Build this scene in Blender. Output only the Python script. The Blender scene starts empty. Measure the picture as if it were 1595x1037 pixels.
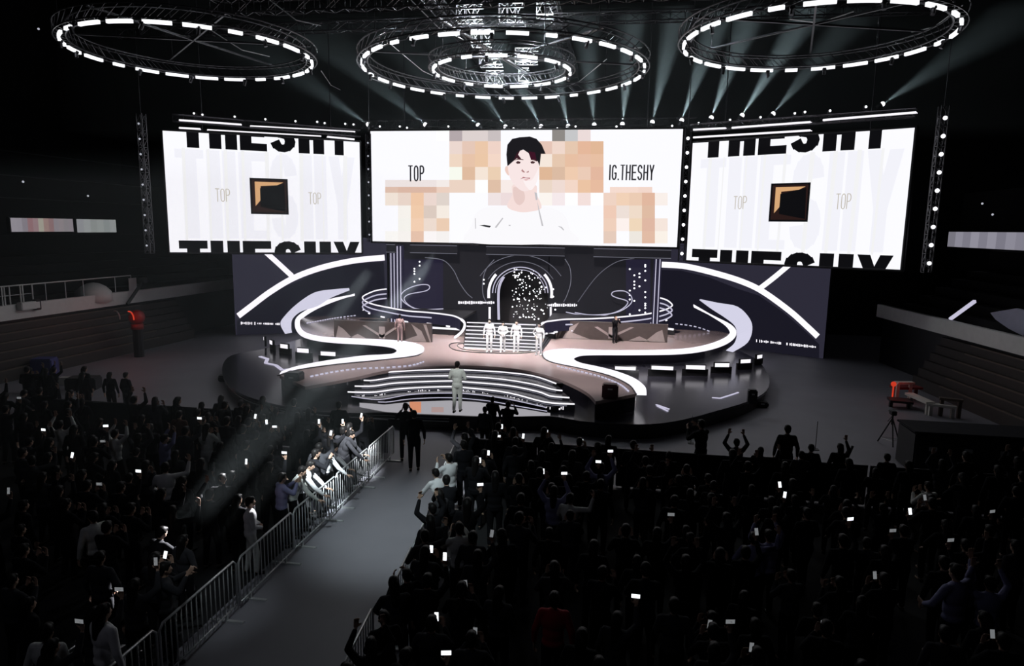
import bpy, bmesh, math, random
from math import sin, cos, pi, radians, hypot, atan2, sqrt
from mathutils import Vector, Matrix
random.seed(11)
SC = bpy.context.scene
COL = SC.collection
# ---------------------------------------------------------------- camera, world, exposure
FPX, YAW, PITCH, ROLL, CH = 1056.58, 9.124, 8.802, 0.910, 7.0
_y, _p, _r = radians(YAW), radians(PITCH), radians(ROLL)
CF = Vector((-sin(_y) * cos(_p), cos(_y) * cos(_p), -sin(_p)))
_R0 = Vector((cos(_y), sin(_y), 0)); _U0 = _R0.cross(CF)
CR = _R0 * cos(_r) + _U0 * sin(_r); CU = _U0 * cos(_r) - _R0 * sin(_r)
CAM = Vector((0, 0, CH))
cd = bpy.data.cameras.new('camera'); cam = bpy.data.objects.new('camera', cd); COL.objects.link(cam)
cd.sensor_fit = 'HORIZONTAL'; cd.sensor_width = 36; cd.lens = 36 * FPX / 1595.0; cd.clip_start = 0.1; cd.clip_end = 400
cam.matrix_world = Matrix(((CR.x, CU.x, -CF.x, 0), (CR.y, CU.y, -CF.y, 0), (CR.z, CU.z, -CF.z, CH), (0, 0, 0, 1)))
SC.camera = cam
SC.view_settings.view_transform = 'Standard'; SC.view_settings.look = 'None'
SC.view_settings.exposure = 0.0; SC.view_settings.gamma = 1.0; SC.view_settings.use_curve_mapping = False
w = bpy.data.worlds.new('arena_dark'); SC.world = w; w.use_nodes = True
w.node_tree.nodes['Background'].inputs[0].default_value = (0.01, 0.011, 0.015, 1)
w.node_tree.nodes['Background'].inputs[1].default_value = 0.05
SC.cycles.use_denoising = True
SC.cycles.max_bounces = 6; SC.cycles.diffuse_bounces = 3; SC.cycles.glossy_bounces = 3; SC.cycles.volume_bounces = 0
SC.cycles.sample_clamp_indirect = 3.0

def ray(px, py):
    return (CF * FPX + CR * (px - 797.5) - CU * (py - 518.5)).normalized()
def P(px, py, z=0.0):
    d = ray(px, py); return CAM + d * ((z - CH) / d.z)
def PY(px, py, Y):
    d = ray(px, py); return CAM + d * (Y / d.y)
def PC(px, py, z, ymax=40.5):
    """floor-height point, kept in front of the back of the stage"""
    d = ray(px, py)
    if d.z < -1e-4:
        q = CAM + d * ((z - CH) / d.z)
        if 0 < q.y <= ymax: return q
    return CAM + d * (ymax / d.y)
def proj(p):
    v = Vector(p) - CAM; D = v.dot(CF); return 797.5 + FPX * v.dot(CR) / D, 518.5 - FPX * v.dot(CU) / D

def light(name, kind, loc, energy, color=(1, 1, 1), target=None, size=0.3, angle=40, blend=0.5, spread=None):
    l = bpy.data.lights.new(name, kind); l.energy = energy; l.color = color
    if kind == 'SPOT': l.spot_size = radians(angle); l.spot_blend = blend; l.shadow_soft_size = size
    elif kind == 'AREA':
        l.size = size
        if spread: l.spread = radians(spread)
    else: l.shadow_soft_size = size
    o = bpy.data.objects.new(name, l); o.location = loc; COL.objects.link(o)
    if target is not None:
        o.rotation_euler = (Vector(target) - Vector(loc)).to_track_quat('-Z', 'Y').to_euler()
    return o
# unseen spot lamps over stage, aisle and crowd; no fixtures modelled
light('stage_wash_light', 'SPOT', (-9.5, 27, 14.6), 26000, (1, .93, .92), (-9.5, 34.5, 1.2), .5, 62, .8)
light('stage_wash_light', 'SPOT', (-2.0, 27, 14.6), 26000, (1, .93, .92), (-2.0, 34.0, 1.2), .5, 62, .8)
light('stage_tail_fill', 'SPOT', (-9.0, 16, 15.5), 15000, (1, .95, .94), (-10.8, 26.3, 1.2), .4, 22, 1)  # added fill for the dim front tails of the stage
light('stage_tail_fill', 'SPOT', (-3.0, 16, 15.5), 13000, (1, .95, .94), (-1.0, 26.3, 1.2), .4, 20, 1)
light('stage_center_light', 'SPOT', (-5.6, 24, 14.6), 9000, (1, .96, .95), (-5.3, 31.8, 1.2), .3, 34, .7)
light('front_floor_light', 'SPOT', (-5.6, 27.5, 14.4), 1300, (.95, .96, 1), (-5.6, 24.0, .5), .3, 26, .6)
light('aisle_light', 'SPOT', (-4.0, 3.0, 17.0), 9500, (.80, .95, .96), (-4.75, 14.6, 0), .3, 17, 1.0)
light('barrier_light', 'SPOT', (-1.5, 4.0, 17.0), 110000, (.86, .97, 1.0), (-7.2, 14.8, .8), .15, 5.0, 1)
light('barrier_light', 'SPOT', (-1.5, 4.0, 17.0), 130000, (.92, .98, 1.0), (-7.2, 17.0, .9), .15, 5.0, 1)
light('barrier_light', 'SPOT', (-9, 4.0, 17.0), 30000, (.92, .98, 1.0), (-4.3, 16.2, 1.3), .15, 3.2, 1)
light('barrier_light', 'SPOT', (-2.5, 2.0, 17.0), 1800, (.86, .97, 1.0), (-7.1, 10.2, .7), .15, 9, 1)
light('crowd_wash_light', 'SPOT', (-9.0, 2.0, 15.0), 160, (.8, .82, 1.0), (-6, 14, 0), .5, 120, .8)

# ---------------------------------------------------------------- materials
def mat(name, col=(.5, .5, .5), rough=.6, metal=0.0, emit=None, es=1.0, noise=0.0, nscale=4.0, bump=0.0, sample=True):
    m = bpy.data.materials.new(name); m.use_nodes = True
    nt = m.node_tree; b = nt.nodes['Principled BSDF']
    b.inputs['Base Color'].default_value = (*col, 1); b.inputs['Roughness'].default_value = rough; b.inputs['Metallic'].default_value = metal
    if emit is not None:
        b.inputs['Base Color'].default_value = (.004, .004, .005, 1)
        b.inputs['Emission Color'].default_value = (*emit, 1); b.inputs['Emission Strength'].default_value = es
        b.inputs['Roughness'].default_value = .6; b.inputs['Specular IOR Level'].default_value = .03
        if not sample: m.cycles.emission_sampling = 'NONE'
    if noise > 0:
        tc = nt.nodes.new('ShaderNodeTexCoord'); n = nt.nodes.new('ShaderNodeTexNoise'); n.inputs['Scale'].default_value = nscale; n.inputs['Detail'].default_value = 4
        mx = nt.nodes.new('ShaderNodeMix'); mx.data_type = 'RGBA'
        mx.inputs[6].default_value = (*[c * (1 - noise) for c in col], 1); mx.inputs[7].default_value = (*[min(1, c * (1 + noise)) for c in col], 1)
        nt.links.new(tc.outputs['Object'], n.inputs['Vector']); nt.links.new(n.outputs['Fac'], mx.inputs[0]); nt.links.new(mx.outputs[2], b.inputs['Base Color'])
        if bump > 0:
            bp = nt.nodes.new('ShaderNodeBump'); bp.inputs['Strength'].default_value = bump; nt.links.new(n.outputs['Fac'], bp.inputs['Height']); nt.links.new(bp.outputs[0], b.inputs['Normal'])
    return m
def attr_emit(name, es=1.0):
    m = bpy.data.materials.new(name); m.use_nodes = True; nt = m.node_tree; nt.nodes.clear()
    o = nt.nodes.new('ShaderNodeOutputMaterial'); e = nt.nodes.new('ShaderNodeEmission'); a = nt.nodes.new('ShaderNodeAttribute'); a.attribute_name = 'col'
    e.inputs[1].default_value = es; nt.links.new(a.outputs['Color'], e.inputs[0]); nt.links.new(e.outputs[0], o.inputs[0]); return m
def lin(h):
    out = []
    for i in (0, 2, 4):
        c = int(h[i:i + 2], 16) / 255; out.append(c / 12.92 if c <= .04045 else ((c + .055) / 1.055) ** 2.4)
    return tuple(out)

M = {}
M['floor'] = mat('dark_concrete', (.21, .205, .235), .55, noise=.18, nscale=.6)
M['black'] = mat('black_paint', (.006, .006, .008), .5, noise=.3, nscale=2)
M['blackgloss'] = mat('black_gloss', (.012, .011, .016), .16, noise=.3, nscale=1)
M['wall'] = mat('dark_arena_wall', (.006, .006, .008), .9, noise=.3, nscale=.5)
M['wallside'] = mat('dark_side_wall', (.006, .006, .007), .9, noise=.3, nscale=.5)
M['stage'] = mat('mauve_stage_floor', (.27, .205, .20), .16, noise=.12, nscale=.5)
M['deck'] = mat('grey_gloss_deck', (.016, .0155, .021), .2, noise=.2, nscale=.7)
M['deck'].node_tree.nodes['Principled BSDF'].inputs['Specular IOR Level'].default_value = .22
M['lowfloor'] = mat('pale_led_floor', (.25, .25, .27), .2, emit=(.36, .35, .38), es=1.0)
M['lowor'] = mat('orange_led_floor', emit=lin('d08a68'), es=1.0)
M['lowbr'] = mat('brown_led_floor', emit=lin('a88f8c'), es=1.0)
M['strip'] = mat('white_light_strip', emit=(.93, .9, .97), es=1.15)
M['strip2'] = mat('lavender_light_strip', emit=(.55, .53, .68), es=1.0, sample=False)
M['dim'] = mat('dim_light_strip', emit=(.16, .16, .2), es=1.0, sample=False)
M['bulb'] = mat('white_bulb', emit=(.95, .95, 1), es=2.2, sample=False)
M['bulbdim'] = mat('dim_bulb', emit=(.5, .52, .6), es=.9, sample=False)
M['bar'] = mat('ring_light_bar', emit=(.95, .97, 1), es=1.3)
M['truss'] = mat('aluminium_truss', (.6, .61, .63), .4, .3, noise=.2)
M['trussdark'] = mat('dark_truss', (.10, .10, .11), .4, .8, noise=.2)
M['fin'] = mat('lavender_glow_panel', emit=(.66, .65, .80), es=1.0)  # glow given to the fins, which render dark when backlit
M['panel'] = mat('dark_brown_panel', (.05, .038, .036), .3, noise=.2)
M['panel2'] = mat('taupe_panel', (.24, .2, .195), .4, noise=.2)
M['bglow'] = mat('slate_led_backdrop', emit=(.010, .0095, .017), es=1.0, noise=0)
M['bglow2'] = mat('slate_led_backdrop_light', emit=(.026, .0245, .040), es=1.0)
M['cwall'] = mat('charcoal_led_wall', emit=(.0125, .0125, .016), es=1.0)
M['cwall2'] = mat('blue_charcoal_led_wall', emit=(.017, .015, .033), es=1.0)
M['white'] = mat('screen_white', emit=(.93, .93, .98), es=1.05)
M['ink'] = mat('screen_black', emit=(.004, .004, .005), es=1.0)
M['pale'] = mat('screen_pale_grey', emit=(.87, .87, .93), es=1.03)
M['pale2'] = mat('screen_pale_warm', emit=(.90, .90, .91), es=1.0)
M['gold'] = mat('screen_gold', emit=lin('d9a878'), es=1.0)
M['brownink'] = mat('screen_brown', emit=lin('2a1a18'), es=1.0)
M['tan'] = mat('screen_tan_ink', emit=lin('c4bdb2'), es=1.0)
M['darktext'] = mat('screen_dark_text', emit=lin('2b2b2f'), es=1.0)
M['mosaic'] = attr_emit('screen_picture', 1.0)
M['steel'] = mat('galvanised_steel', (.55, .56, .57), .35, .5, noise=.15)
M['band'] = mat('pale_parapet', (.72, .71, .70), .7, noise=.1)
M['seat'] = mat('dark_seating', (.03, .024, .022), .6, noise=.3)
M['seatedge'] = mat('seating_edge', (.10, .075, .06), .6, noise=.3)
M['skin'] = mat('skin', (.42, .27, .2), .6, noise=.08)
M['skinp'] = mat('skin_pale', (.62, .47, .4), .6, noise=.05)
M['hair'] = mat('black_hair', (.008, .007, .007), .5, noise=.4, nscale=30)
M['cblack'] = mat('black_cloth', (.007, .007, .009), .9, noise=.3, nscale=8)
M['cgrey'] = mat('charcoal_cloth', (.03, .03, .035), .9, noise=.3, nscale=8)
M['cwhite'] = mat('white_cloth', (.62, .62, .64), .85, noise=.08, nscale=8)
M['cblue'] = mat('blue_cloth', (.2, .2, .36), .85, noise=.1, nscale=8)
M['cbrown'] = mat('brown_cloth', (.10, .05, .035), .85, noise=.1, nscale=8)
M['cmauve'] = mat('mauve_cloth', (.30, .2, .2), .8, noise=.1, nscale=8)
M['cred'] = mat('red_cloth', (.35, .01, .02), .85, noise=.1, nscale=8)
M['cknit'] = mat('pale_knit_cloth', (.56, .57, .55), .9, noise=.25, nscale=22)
M['shoe'] = mat('black_shoe', (.01, .01, .01), .4, noise=.2)
M['phone'] = mat('phone_case', (.02, .02, .02), .3, noise=.1)
M['phonescreen'] = mat('lit_phone_screen', emit=(.9, .95, 1), es=1.6, sample=False)
M['phonedim'] = mat('dim_phone_screen', emit=(.20, .21, .22), es=.8, sample=False)
for k_ in ('cblack', 'cgrey', 'cbrown', 'hair', 'shoe'): M[k_].node_tree.nodes['Principled BSDF'].inputs['Specular IOR Level'].default_value = .12
M['redglow'] = mat('red_lamp', emit=(1, .07, .03), es=.55, sample=True)
M['red'] = mat('red_plastic', (.22, .02, .02), .5, noise=.1)
M['boxred'] = mat('dark_red_case', (.035, .008, .012), .5, noise=.2)
M['whitepaint'] = mat('white_paint', (.6, .58, .54), .6, noise=.1)
M['blueprop'] = mat('blue_fabric', (.05, .05, .2), .7, noise=.2)
M['led1'] = attr_emit('ribbon_board_picture', 1.0)
M['haze'] = None

# ---------------------------------------------------------------- mesh builder
class MB:
    def __init__(s): s.v = []; s.f = []; s.m = []; s.c = []
    def add(s, vs, fs, mi=0, col=None):
        o = len(s.v); s.v += [tuple(q) for q in vs]
        for f in fs: s.f.append(tuple(i + o for i in f)); s.m.append(mi); s.c.append(col or (1, 1, 1))
    def box(s, c, d, R=None, mi=0, bev=0.0):
        x, y, z = [q / 2 for q in d]; c = Vector(c)
        if bev > 0:
            b = min(bev, x * .9, y * .9, z * .9); pts = []
            bm = bmesh.new(); bmesh.ops.create_cube(bm, size=1)
            for v in bm.verts: v.co = Vector((v.co.x * d[0], v.co.y * d[1], v.co.z * d[2]))
            bmesh.ops.bevel(bm, geom=list(bm.edges), offset=b, segments=2, affect='EDGES')
            vs = [v.co.copy() for v in bm.verts]; fs = [[v.index for v in f.verts] for f in bm.faces]; bm.free()
        else:
            vs = [Vector((i * x, j * y, k * z)) for i in (-1, 1) for j in (-1, 1) for k in (-1, 1)]
            fs = [(0, 1, 3, 2), (4, 6, 7, 5), (0, 4, 5, 1), (2, 3, 7, 6), (0, 2, 6, 4), (1, 5, 7, 3)]
        if R is not None: vs = [R @ v for v in vs]
        s.add([v + c for v in vs], fs, mi)
    def bar(s, a, b, w=.05, h=None, mi=0):
        a, b = Vector(a), Vector(b); d = b - a
        if d.length < 1e-6: return
        R = d.to_track_quat('X', 'Z').to_matrix(); s.box((a + b) / 2, (d.length, w, h or w), R, mi)
    def tube(s, pts, r, closed=False, n=8, mi=0, caps=True):
        pts = [Vector(p) for p in pts]; N = len(pts); rs = r if isinstance(r, (list, tuple)) else [r] * N; vs = []; prev = None
        for i in range(N):
            if closed: t = pts[(i + 1) % N] - pts[i - 1]
            else: t = pts[min(i + 1, N - 1)] - pts[max(i - 1, 0)]
            t = t.normalized() if t.length > 1e-9 else Vector((0, 0, 1))
            if prev is None: a = t.cross(Vector((0, 0, 1)) if abs(t.z) < .9 else Vector((1, 0, 0))).normalized()
            else: a = (prev - t * prev.dot(t)).normalized()
            prev = a; b = t.cross(a)
            vs += [pts[i] + (a * cos(2 * pi * k / n) + b * sin(2 * pi * k / n)) * rs[i] for k in range(n)]
        fs = []
        for i in range(N if closed else N - 1):
            j = (i + 1) % N
            for k in range(n): fs.append((i * n + k, i * n + (k + 1) % n, j * n + (k + 1) % n, j * n + k))
        if not closed and caps: fs += [tuple(range(n - 1, -1, -1)), tuple((N - 1) * n + k for k in range(n))]
        s.add(vs, fs, mi)
    def prism(s, poly, z0, z1, mi=0, top=None):
        n = len(poly)
        s.add([(p[0], p[1], z0) for p in poly] + [(p[0], p[1], z1) for p in poly],
              [tuple(range(n - 1, -1, -1))] + [(i, (i + 1) % n, n + (i + 1) % n, n + i) for i in range(n)], mi)
        s.add([(p[0], p[1], z1) for p in poly], [tuple(range(n))], mi if top is None else top)
    def loft(s, A, B, mi=0, col=None):
        n = len(A); s.add(list(A) + list(B), [(i, i + 1, n + i + 1, n + i) for i in range(n - 1)], mi, col)
    def slab(s, A, B, t, mi=0):
        """ribbon between two rows of points with thickness t downwards"""
        d = Vector((0, 0, t)); A2 = [Vector(a) - d for a in A]; B2 = [Vector(b) - d for b in B]
        s.loft(A, B, mi); s.loft(B2, A2, mi); s.loft(A2, A, mi); s.loft(B, B2, mi)
    def sphere(s, c, r, n=6, mi=0, sc=(1, 1, 1)):
        vs = []; c = Vector(c)
        for i in range(n + 1):
            for k in range(n * 2):
                th = pi * i / n; ph = pi * k / n; vs.append(c + Vector((sin(th) * cos(ph) * sc[0], sin(th) * sin(ph) * sc[1], cos(th) * sc[2])) * r)
        fs = []
        for i in range(n):
            for k in range(n * 2): fs.append((i * 2 * n + k, (i + 1) * 2 * n + k, (i + 1) * 2 * n + (k + 1) % (2 * n), i * 2 * n + (k + 1) % (2 * n)))
        s.add(vs, fs, mi)
    def mesh(s, name, mats, smooth=False):
        me = bpy.data.meshes.new(name); me.from_pydata(s.v, [], s.f)
        for m in (mats if isinstance(mats, (list, tuple)) else [mats]): me.materials.append(m)
        me.polygons.foreach_set('material_index', s.m)
        if any(c != (1, 1, 1) for c in s.c):
            a = me.color_attributes.new('col', 'FLOAT_COLOR', 'CORNER'); d = []
            for p, c in zip(me.polygons, s.c): d += list((*c, 1)) * p.loop_total
            a.data.foreach_set('color', d)
        if smooth: me.polygons.foreach_set('use_smooth', [True] * len(me.polygons))
        me.update(); return me
    def build(s, name, mats, parent=None, smooth=False):
        o = bpy.data.objects.new(name, s.mesh(name, mats, smooth)); COL.objects.link(o)
        if parent is not None:
            o.parent = parent; o.matrix_parent_inverse = Matrix.Translation(-parent.location) if parent.rotation_euler.z == 0 else parent.matrix_basis.inverted()
        return o
def tag(o, label=None, cat=None, group=None, kind=None):
    if label: o['label'] = label
    if cat: o['category'] = cat
    if group: o['group'] = group
    if kind: o['kind'] = kind
    return o
def empty(name, loc, label, cat, group=None, rz=0):
    o = bpy.data.objects.new(name, None); COL.objects.link(o); o.location = loc; o.rotation_euler = (0, 0, rz); o.empty_display_size = .2
    return tag(o, label, cat, group)
def copy_tree(o, parent=None):
    c = o.copy(); COL.objects.link(c)
    if parent is not None: c.parent = parent
    for ch in list(o.children): copy_tree(ch, c)
    return c
def struct(o): o['kind'] = 'structure'; return o
def catmull(pts, k=6, closed=False):
    pts = [Vector(p) for p in pts]; n = len(pts); out = []
    for i in range(n if closed else n - 1):
        if closed: a, b, c, d = pts[i - 1], pts[i], pts[(i + 1) % n], pts[(i + 2) % n]
        else: a, b, c, d = pts[max(i - 1, 0)], pts[i], pts[i + 1], pts[min(i + 2, n - 1)]
        for j in range(k):
            t = j / k; out.append(.5 * ((2 * b) + (c - a) * t + (2 * a - 5 * b + 4 * c - d) * t * t + (3 * b - a - 3 * c + d) * t ** 3))
    if not closed: out.append(pts[-1])
    return out
def resample(pts, n):
    pts = [Vector(p) for p in pts]; L = [0]
    for a, b in zip(pts, pts[1:]): L.append(L[-1] + (b - a).length)
    out = []; j = 0
    for i in range(n):
        t = L[-1] * i / (n - 1)
        while j < len(L) - 2 and L[j + 1] < t: j += 1
        u = (t - L[j]) / max(1e-9, L[j + 1] - L[j]); out.append(pts[j].lerp(pts[j + 1], min(1, u)))
    return out

# ---------------------------------------------------------------- room
b = MB(); b.box((-5, 22, -.1), (80, 60, .2)); struct(b.build('floor', M['floor']))
b = MB(); b.box((-5, 50, 11), (80, .4, 22)); struct(b.build('wall_back', M['wall']))
b = MB(); b.box((-40, 22, 11), (.4, 56, 22)); struct(b.build('wall_left', M['wallside']))
b = MB(); b.box((29, 22, 11), (.4, 56, 22)); struct(b.build('wall_right', M['wallside']))
b = MB(); b.box((-5, 22, 22.1), (80, 60, .2)); struct(b.build('ceiling', M['wall']))

# ---------------------------------------------------------------- flat panels and their pictures
class Panel:
    def __init__(s, O, u):
        s.O = Vector(O); s.u = Vector(u).normalized(); s.n = Vector((s.u.y, -s.u.x, 0))
        if s.n.y > 0: s.n = -s.n
    def at(s, u, z, off=0.0): q = s.O + s.u * u + s.n * off; return Vector((q.x, q.y, z))
    def px(s, x, y):
        d = ray(x, y); t = (s.O - CAM).dot(s.n) / d.dot(s.n); q = CAM + d * t
        return ((q - s.O).dot(s.u), q.z)
    def w(s, x, y, off=0.0): return s.at(*s.px(x, y), off)
def clip(poly, box):
    x0, y0, x1, y1 = box
    for ax, lim, sg in ((0, x0, 1), (0, x1, -1), (1, y0, 1), (1, y1, -1)):
        out = []
        for i in range(len(poly)):
            a, b_ = poly[i - 1], poly[i]; ia = (a[ax] - lim) * sg >= 0; ib = (b_[ax] - lim) * sg >= 0
            if ia != ib:
                t = (lim - a[ax]) / (b_[ax] - a[ax]); out.append((a[0] + (b_[0] - a[0]) * t, a[1] + (b_[1] - a[1]) * t))
            if ib: out.append(b_)
        poly = out
        if not poly: return []
    return poly
def arc(cx, cy, rx, ry, a0, a1, n=8): return [(cx + rx * cos(radians(a0 + (a1 - a0) * i / n)), cy + ry * sin(radians(a0 + (a1 - a0) * i / n))) for i in range(n + 1)]
GL = {
 'T': [[(0, 1), (1, 1)], [(.5, 1), (.5, 0)]],
 'H': [[(0, 0), (0, 1)], [(1, 0), (1, 1)], [(0, .5), (1, .5)]],
 'E': [[(0, 0), (0, 1)], [(0, 1), (1, 1)], [(0, .5), (.85, .5)], [(0, 0), (1, 0)]],
 'S': [arc(.5, .75, .5, .25, 10, 180, 7) + arc(.5, .75, .5, .25, 180, 270, 4)[1:] + arc(.5, .25, .5, .25, 90, -170, 9)[1:]],
 'Y': [[(0, 1), (.5, .45)], [(1, 1), (.5, .45)], [(.5, .5), (.5, 0)]],
 'O': [[(0, .25), (0, .75)], [(1, .25), (1, .75)], arc(.5, .75, .5, .25, 0, 180), arc(.5, .25, .5, .25, 180, 360)],
 'P': [[(0, 0), (0, 1)], [(0, 1), (.5, 1)], arc(.5, .75, .5, .25, 90, -90), [(.5, .5), (0, .5)]],
 'I': [[(.5, 0), (.5, 1)]],
 'G': [arc(.5, .75, .5, .25, 10, 180), [(0, .75), (0, .25)], arc(.5, .25, .5, .25, 180, 360), [(1, .25), (1, .48)], [(1, .45), (.55, .45)]],
 '.': [[(.5, 0), (.5, .02)]],
}
def glyph_polys(ch, x, y, wd, h, t):
    """convex polygons of one block letter in box x,y,wd,h with stroke t"""
    out = []; iw, ih = wd - t, h - t
    if ch == 'Y' and t > wd * .3:
        t *= .84
        m = y + h * .42; X = lambda a: x + a
        return [[(X(0), y + h), (X(t), y + h), (X(wd / 2 + t * .4), m), (X(wd / 2 - t * .5), m)], [(X(wd - t), y + h), (X(wd), y + h), (X(wd / 2 + t * .5), m), (X(wd / 2 - t * .4), m)], [(X(wd / 2 - t * .5), y), (X(wd / 2 + t * .5), y), (X(wd / 2 + t * .5), m + .01), (X(wd / 2 - t * .5), m + .01)]]
    for st in GL[ch]:
        tv = t * .68 if t > wd * .3 else t; pts = [(x + t / 2 + a * iw, y + tv / 2 + c * (h - tv)) for a, c in st]
        for a, c in zip(pts, pts[1:]):
            dx, dy = c[0] - a[0], c[1] - a[1]; L = hypot(dx, dy) or 1; dx /= L; dy /= L
            e = t / 2 if len(st) == 2 and ch not in 'OGP' else t * .12
            a2 = (a[0] - dx * e, a[1] - dy * e); c2 = (c[0] + dx * e, c[1] + dy * e); tt = t * (1 - .32 * abs(dx)) if t > wd * .3 else t; nx, ny = -dy * tt / 2, dx * tt / 2
            q = clip([(a2[0] + nx, a2[1] + ny), (c2[0] + nx, c2[1] + ny), (c2[0] - nx, c2[1] - ny), (a2[0] - nx, a2[1] - ny)], (x, y, x + wd, y + h))
            if q: out.append(q)
    return out
def text_polys(txt, x0, x1, y0, y1, tf=.3, gap=.12, widths=None):
    ws = [(widths or {}).get(c, {'I': .42, '.': .35, 'T': .95}.get(c, 1.0)) for c in txt]; tot = sum(ws) + gap * (len(txt) - 1); k = (x1 - x0) / tot
    x = x0; out = []
    for c, w_ in zip(txt, ws):
        out += glyph_polys(c, x, y0, w_ * k, y1 - y0, tf * k); x += (w_ + gap) * k
    return out
def put(mb, pan, polys, off, mi=0, box=None, col=None):
    for q in polys:
        if box: q = clip(q, box)
        if len(q) >= 3: mb.add([pan.at(a, c, off) for a, c in q], [tuple(range(len(q)))], mi, col)

def screen(pan, u0, u1, z0, z1, label):
    root = empty('led_screen', pan.at((u0 + u1) / 2, z0), label, 'screen')
    b = MB(); f = .22
    cs = pan.at((u0 + u1) / 2, (z0 + z1) / 2, -.25); R = Matrix((pan.u, -pan.n, Vector((0, 0, 1)))).transposed()
    b.box(cs, (u1 - u0 + f, .4, z1 - z0 + f), R, bev=.03); b.build('screen_frame', M['black'], root)
    b = MB(); b.add([pan.at(u0, z0, 0), pan.at(u1, z0, 0), pan.at(u1, z1, 0), pan.at(u0, z1, 0)], [(0, 1, 2, 3)]); face = b.build('display', M['white'], root)
    return root, face

# main screen --------------------------------------------------
PM = Panel((-14.43, 38, 0), (1, 0, 0)); MZ0, MZ1, MU = 6.11, 12.30, 17.30
sm, fm = screen(PM, 0, MU, MZ0, MZ1, 'wide central white display above the stage showing a portrait between black captions')
mos = []  # coarse mosaic blocks stand in for the hidden graphic beside the portrait
def row(y0, y1, x, s, w_=20):
    for c in s.split():
        if c != '-': mos.append((x, y0, x + w_, y1, c))
        x += w_
row(201, 220, 680, 'ffffff b4a8ab ddd2d0 ddd2d0 c9c0c0'); row(201, 220, 860, '8e8a86 c6c7c9 ecdcda')
row(220, 240, 700, 'ecd8d0 e6c8b8 ecc8aa f0d4c8'); row(220, 240, 840, 'e6c6b8 f0d8cc e6c8b0 e6b89c e2b898')
row(240, 260, 700, 'f0d8c4 e8c4aa ecc8a8 f4d8c8'); row(240, 260, 840, 'f6e8dc e6c8b0 e8c0a4 e8c0a8 e8c0a4')
row(260, 280, 700, 'f8fbf0 e0bca0 f6e6d8 ecd0b4'); row(260, 280, 840, 'e0b898 dcbca4 f0ccb0 ecccb8 e4b8a0')
row(280, 300, 700, 'ecd4c4 ecd4c4 ffffff e0c0a8 f8ece8'); row(280, 300, 840, 'ecd8c8 f0dcd4 f4d8c8 ecc4a4 e8bca0')
row(280, 291, 600, 'eee4e2 eee4e2 eee4e2 eee4e2 f4ece8'); row(291, 300, 600, 'dfbfae dcb8a6 dcb8a6 dcb8a6 ecd0c0'); row(291, 300, 950, 'f6dcd0 f6dcd0 f3d8cc', 22)
row(300, 320, 600, 'f2e4d8 ead6ca f0c8a8 ecd8d0 e0d4cc'); row(300, 320, 760, 'f0e4e4 eedddd'); row(300, 320, 840, 'fcf6f0 f6eaec ffffff f4e0dc ffffff f0d4c4 f2d2b8 ecccb4 e2b8a0 faf0ea')
row(320, 340, 620, 'f8f4ee f2ccac dccbc0 f6ece2'); row(320, 340, 940, 'f0ccb8 eee0d8 f0dcca e0bca4')
row(340, 360, 620, 'f6f4ee f4d0b4 eedcd0 eccdb4'); row(340, 360, 940, 'f0d0bc fdf2ee f0d8bc e0b8a4 f6e6dc')
row(360, 378, 600, 'fbf9f6 f8f4f0 e6c2ac fbf6f6 f6f2f0'); row(360, 379, 940, 'e6ccbc - eee8e0 e2bca6 fbf2e8')
bL_, bR_ = MB(), MB()
for x0, y0, x1, y1, c in mos:
    b = bL_ if x0 < 800 else bR_; q = [PM.px(x0, y1), PM.px(x1, y1), PM.px(x1, y0), PM.px(x0, y0)]; put(b, PM, [q], .006, 0, (0, MZ0, MU, MZ1), lin(c))
for b, s_ in ((bL_, 'left'), (bR_, 'right')): tag(b.build('background_mosaic', M['mosaic'], fm), 'peach and tan pixel mosaic hiding the graphic %s of the portrait' % s_)
def shape(pts, col, off, mb, pan=PM, smooth=4):
    q = [pan.px(720 + x / 4.94, 190 + y / 4.94) for x, y in pts]
    if smooth: q = [(p.x, p.y) for p in catmull([(a, c, 0) for a, c in q], smooth, True)]
    mb.add([pan.at(a, c, off) for a, c in q], [tuple(range(len(q)))], 0, lin(col))
b = MB()   # the portrait shown on the screen
shape([(60, 930), (70, 800), (110, 700), (190, 660), (330, 645), (560, 640), (700, 665), (790, 720), (830, 830), (850, 930)], 'fbfafd', .010, b)
shape([(345, 650), (385, 560), (395, 480), (560, 480), (575, 560), (610, 660), (520, 690), (430, 690)], 'f6dfdb', .014, b)
shape([(395, 500), (400, 600), (440, 640), (480, 600), (470, 530)], 'e8cdc8', .016, b)
shape([(338, 340), (328, 365), (340, 395), (360, 410), (362, 350)], 'efcfc4', .014, b)
shape([(352, 290), (352, 360), (368, 430), (400, 480), (450, 525), (500, 530), (545, 500), (580, 440), (592, 350), (585, 270), (540, 230), (440, 215), (380, 240)], 'f9e7e6', .018, b)
shape([(470, 450), (520, 525), (560, 490), (585, 420), (590, 350), (565, 400), (530, 450)], 'fdf2f2', .020, b, smooth=4)
shape([(348, 340), (340, 250), (348, 175), (385, 130), (440, 118), (520, 112), (572, 130), (612, 175), (642, 245), (606, 245), (596, 340), (580, 300), (530, 292), (512, 240), (470, 212), (445, 222), (420, 270), (395, 300), (372, 320)], '1d1c20', .022, b, smooth=0)
shape([(395, 300), (420, 240), (450, 212), (430, 250), (455, 285), (420, 280)], '3a1c26', .024, b, smooth=0)
shape([(512, 225), (560, 235), (572, 290), (530, 290)], '3d1626', .024, b, smooth=0)
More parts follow.
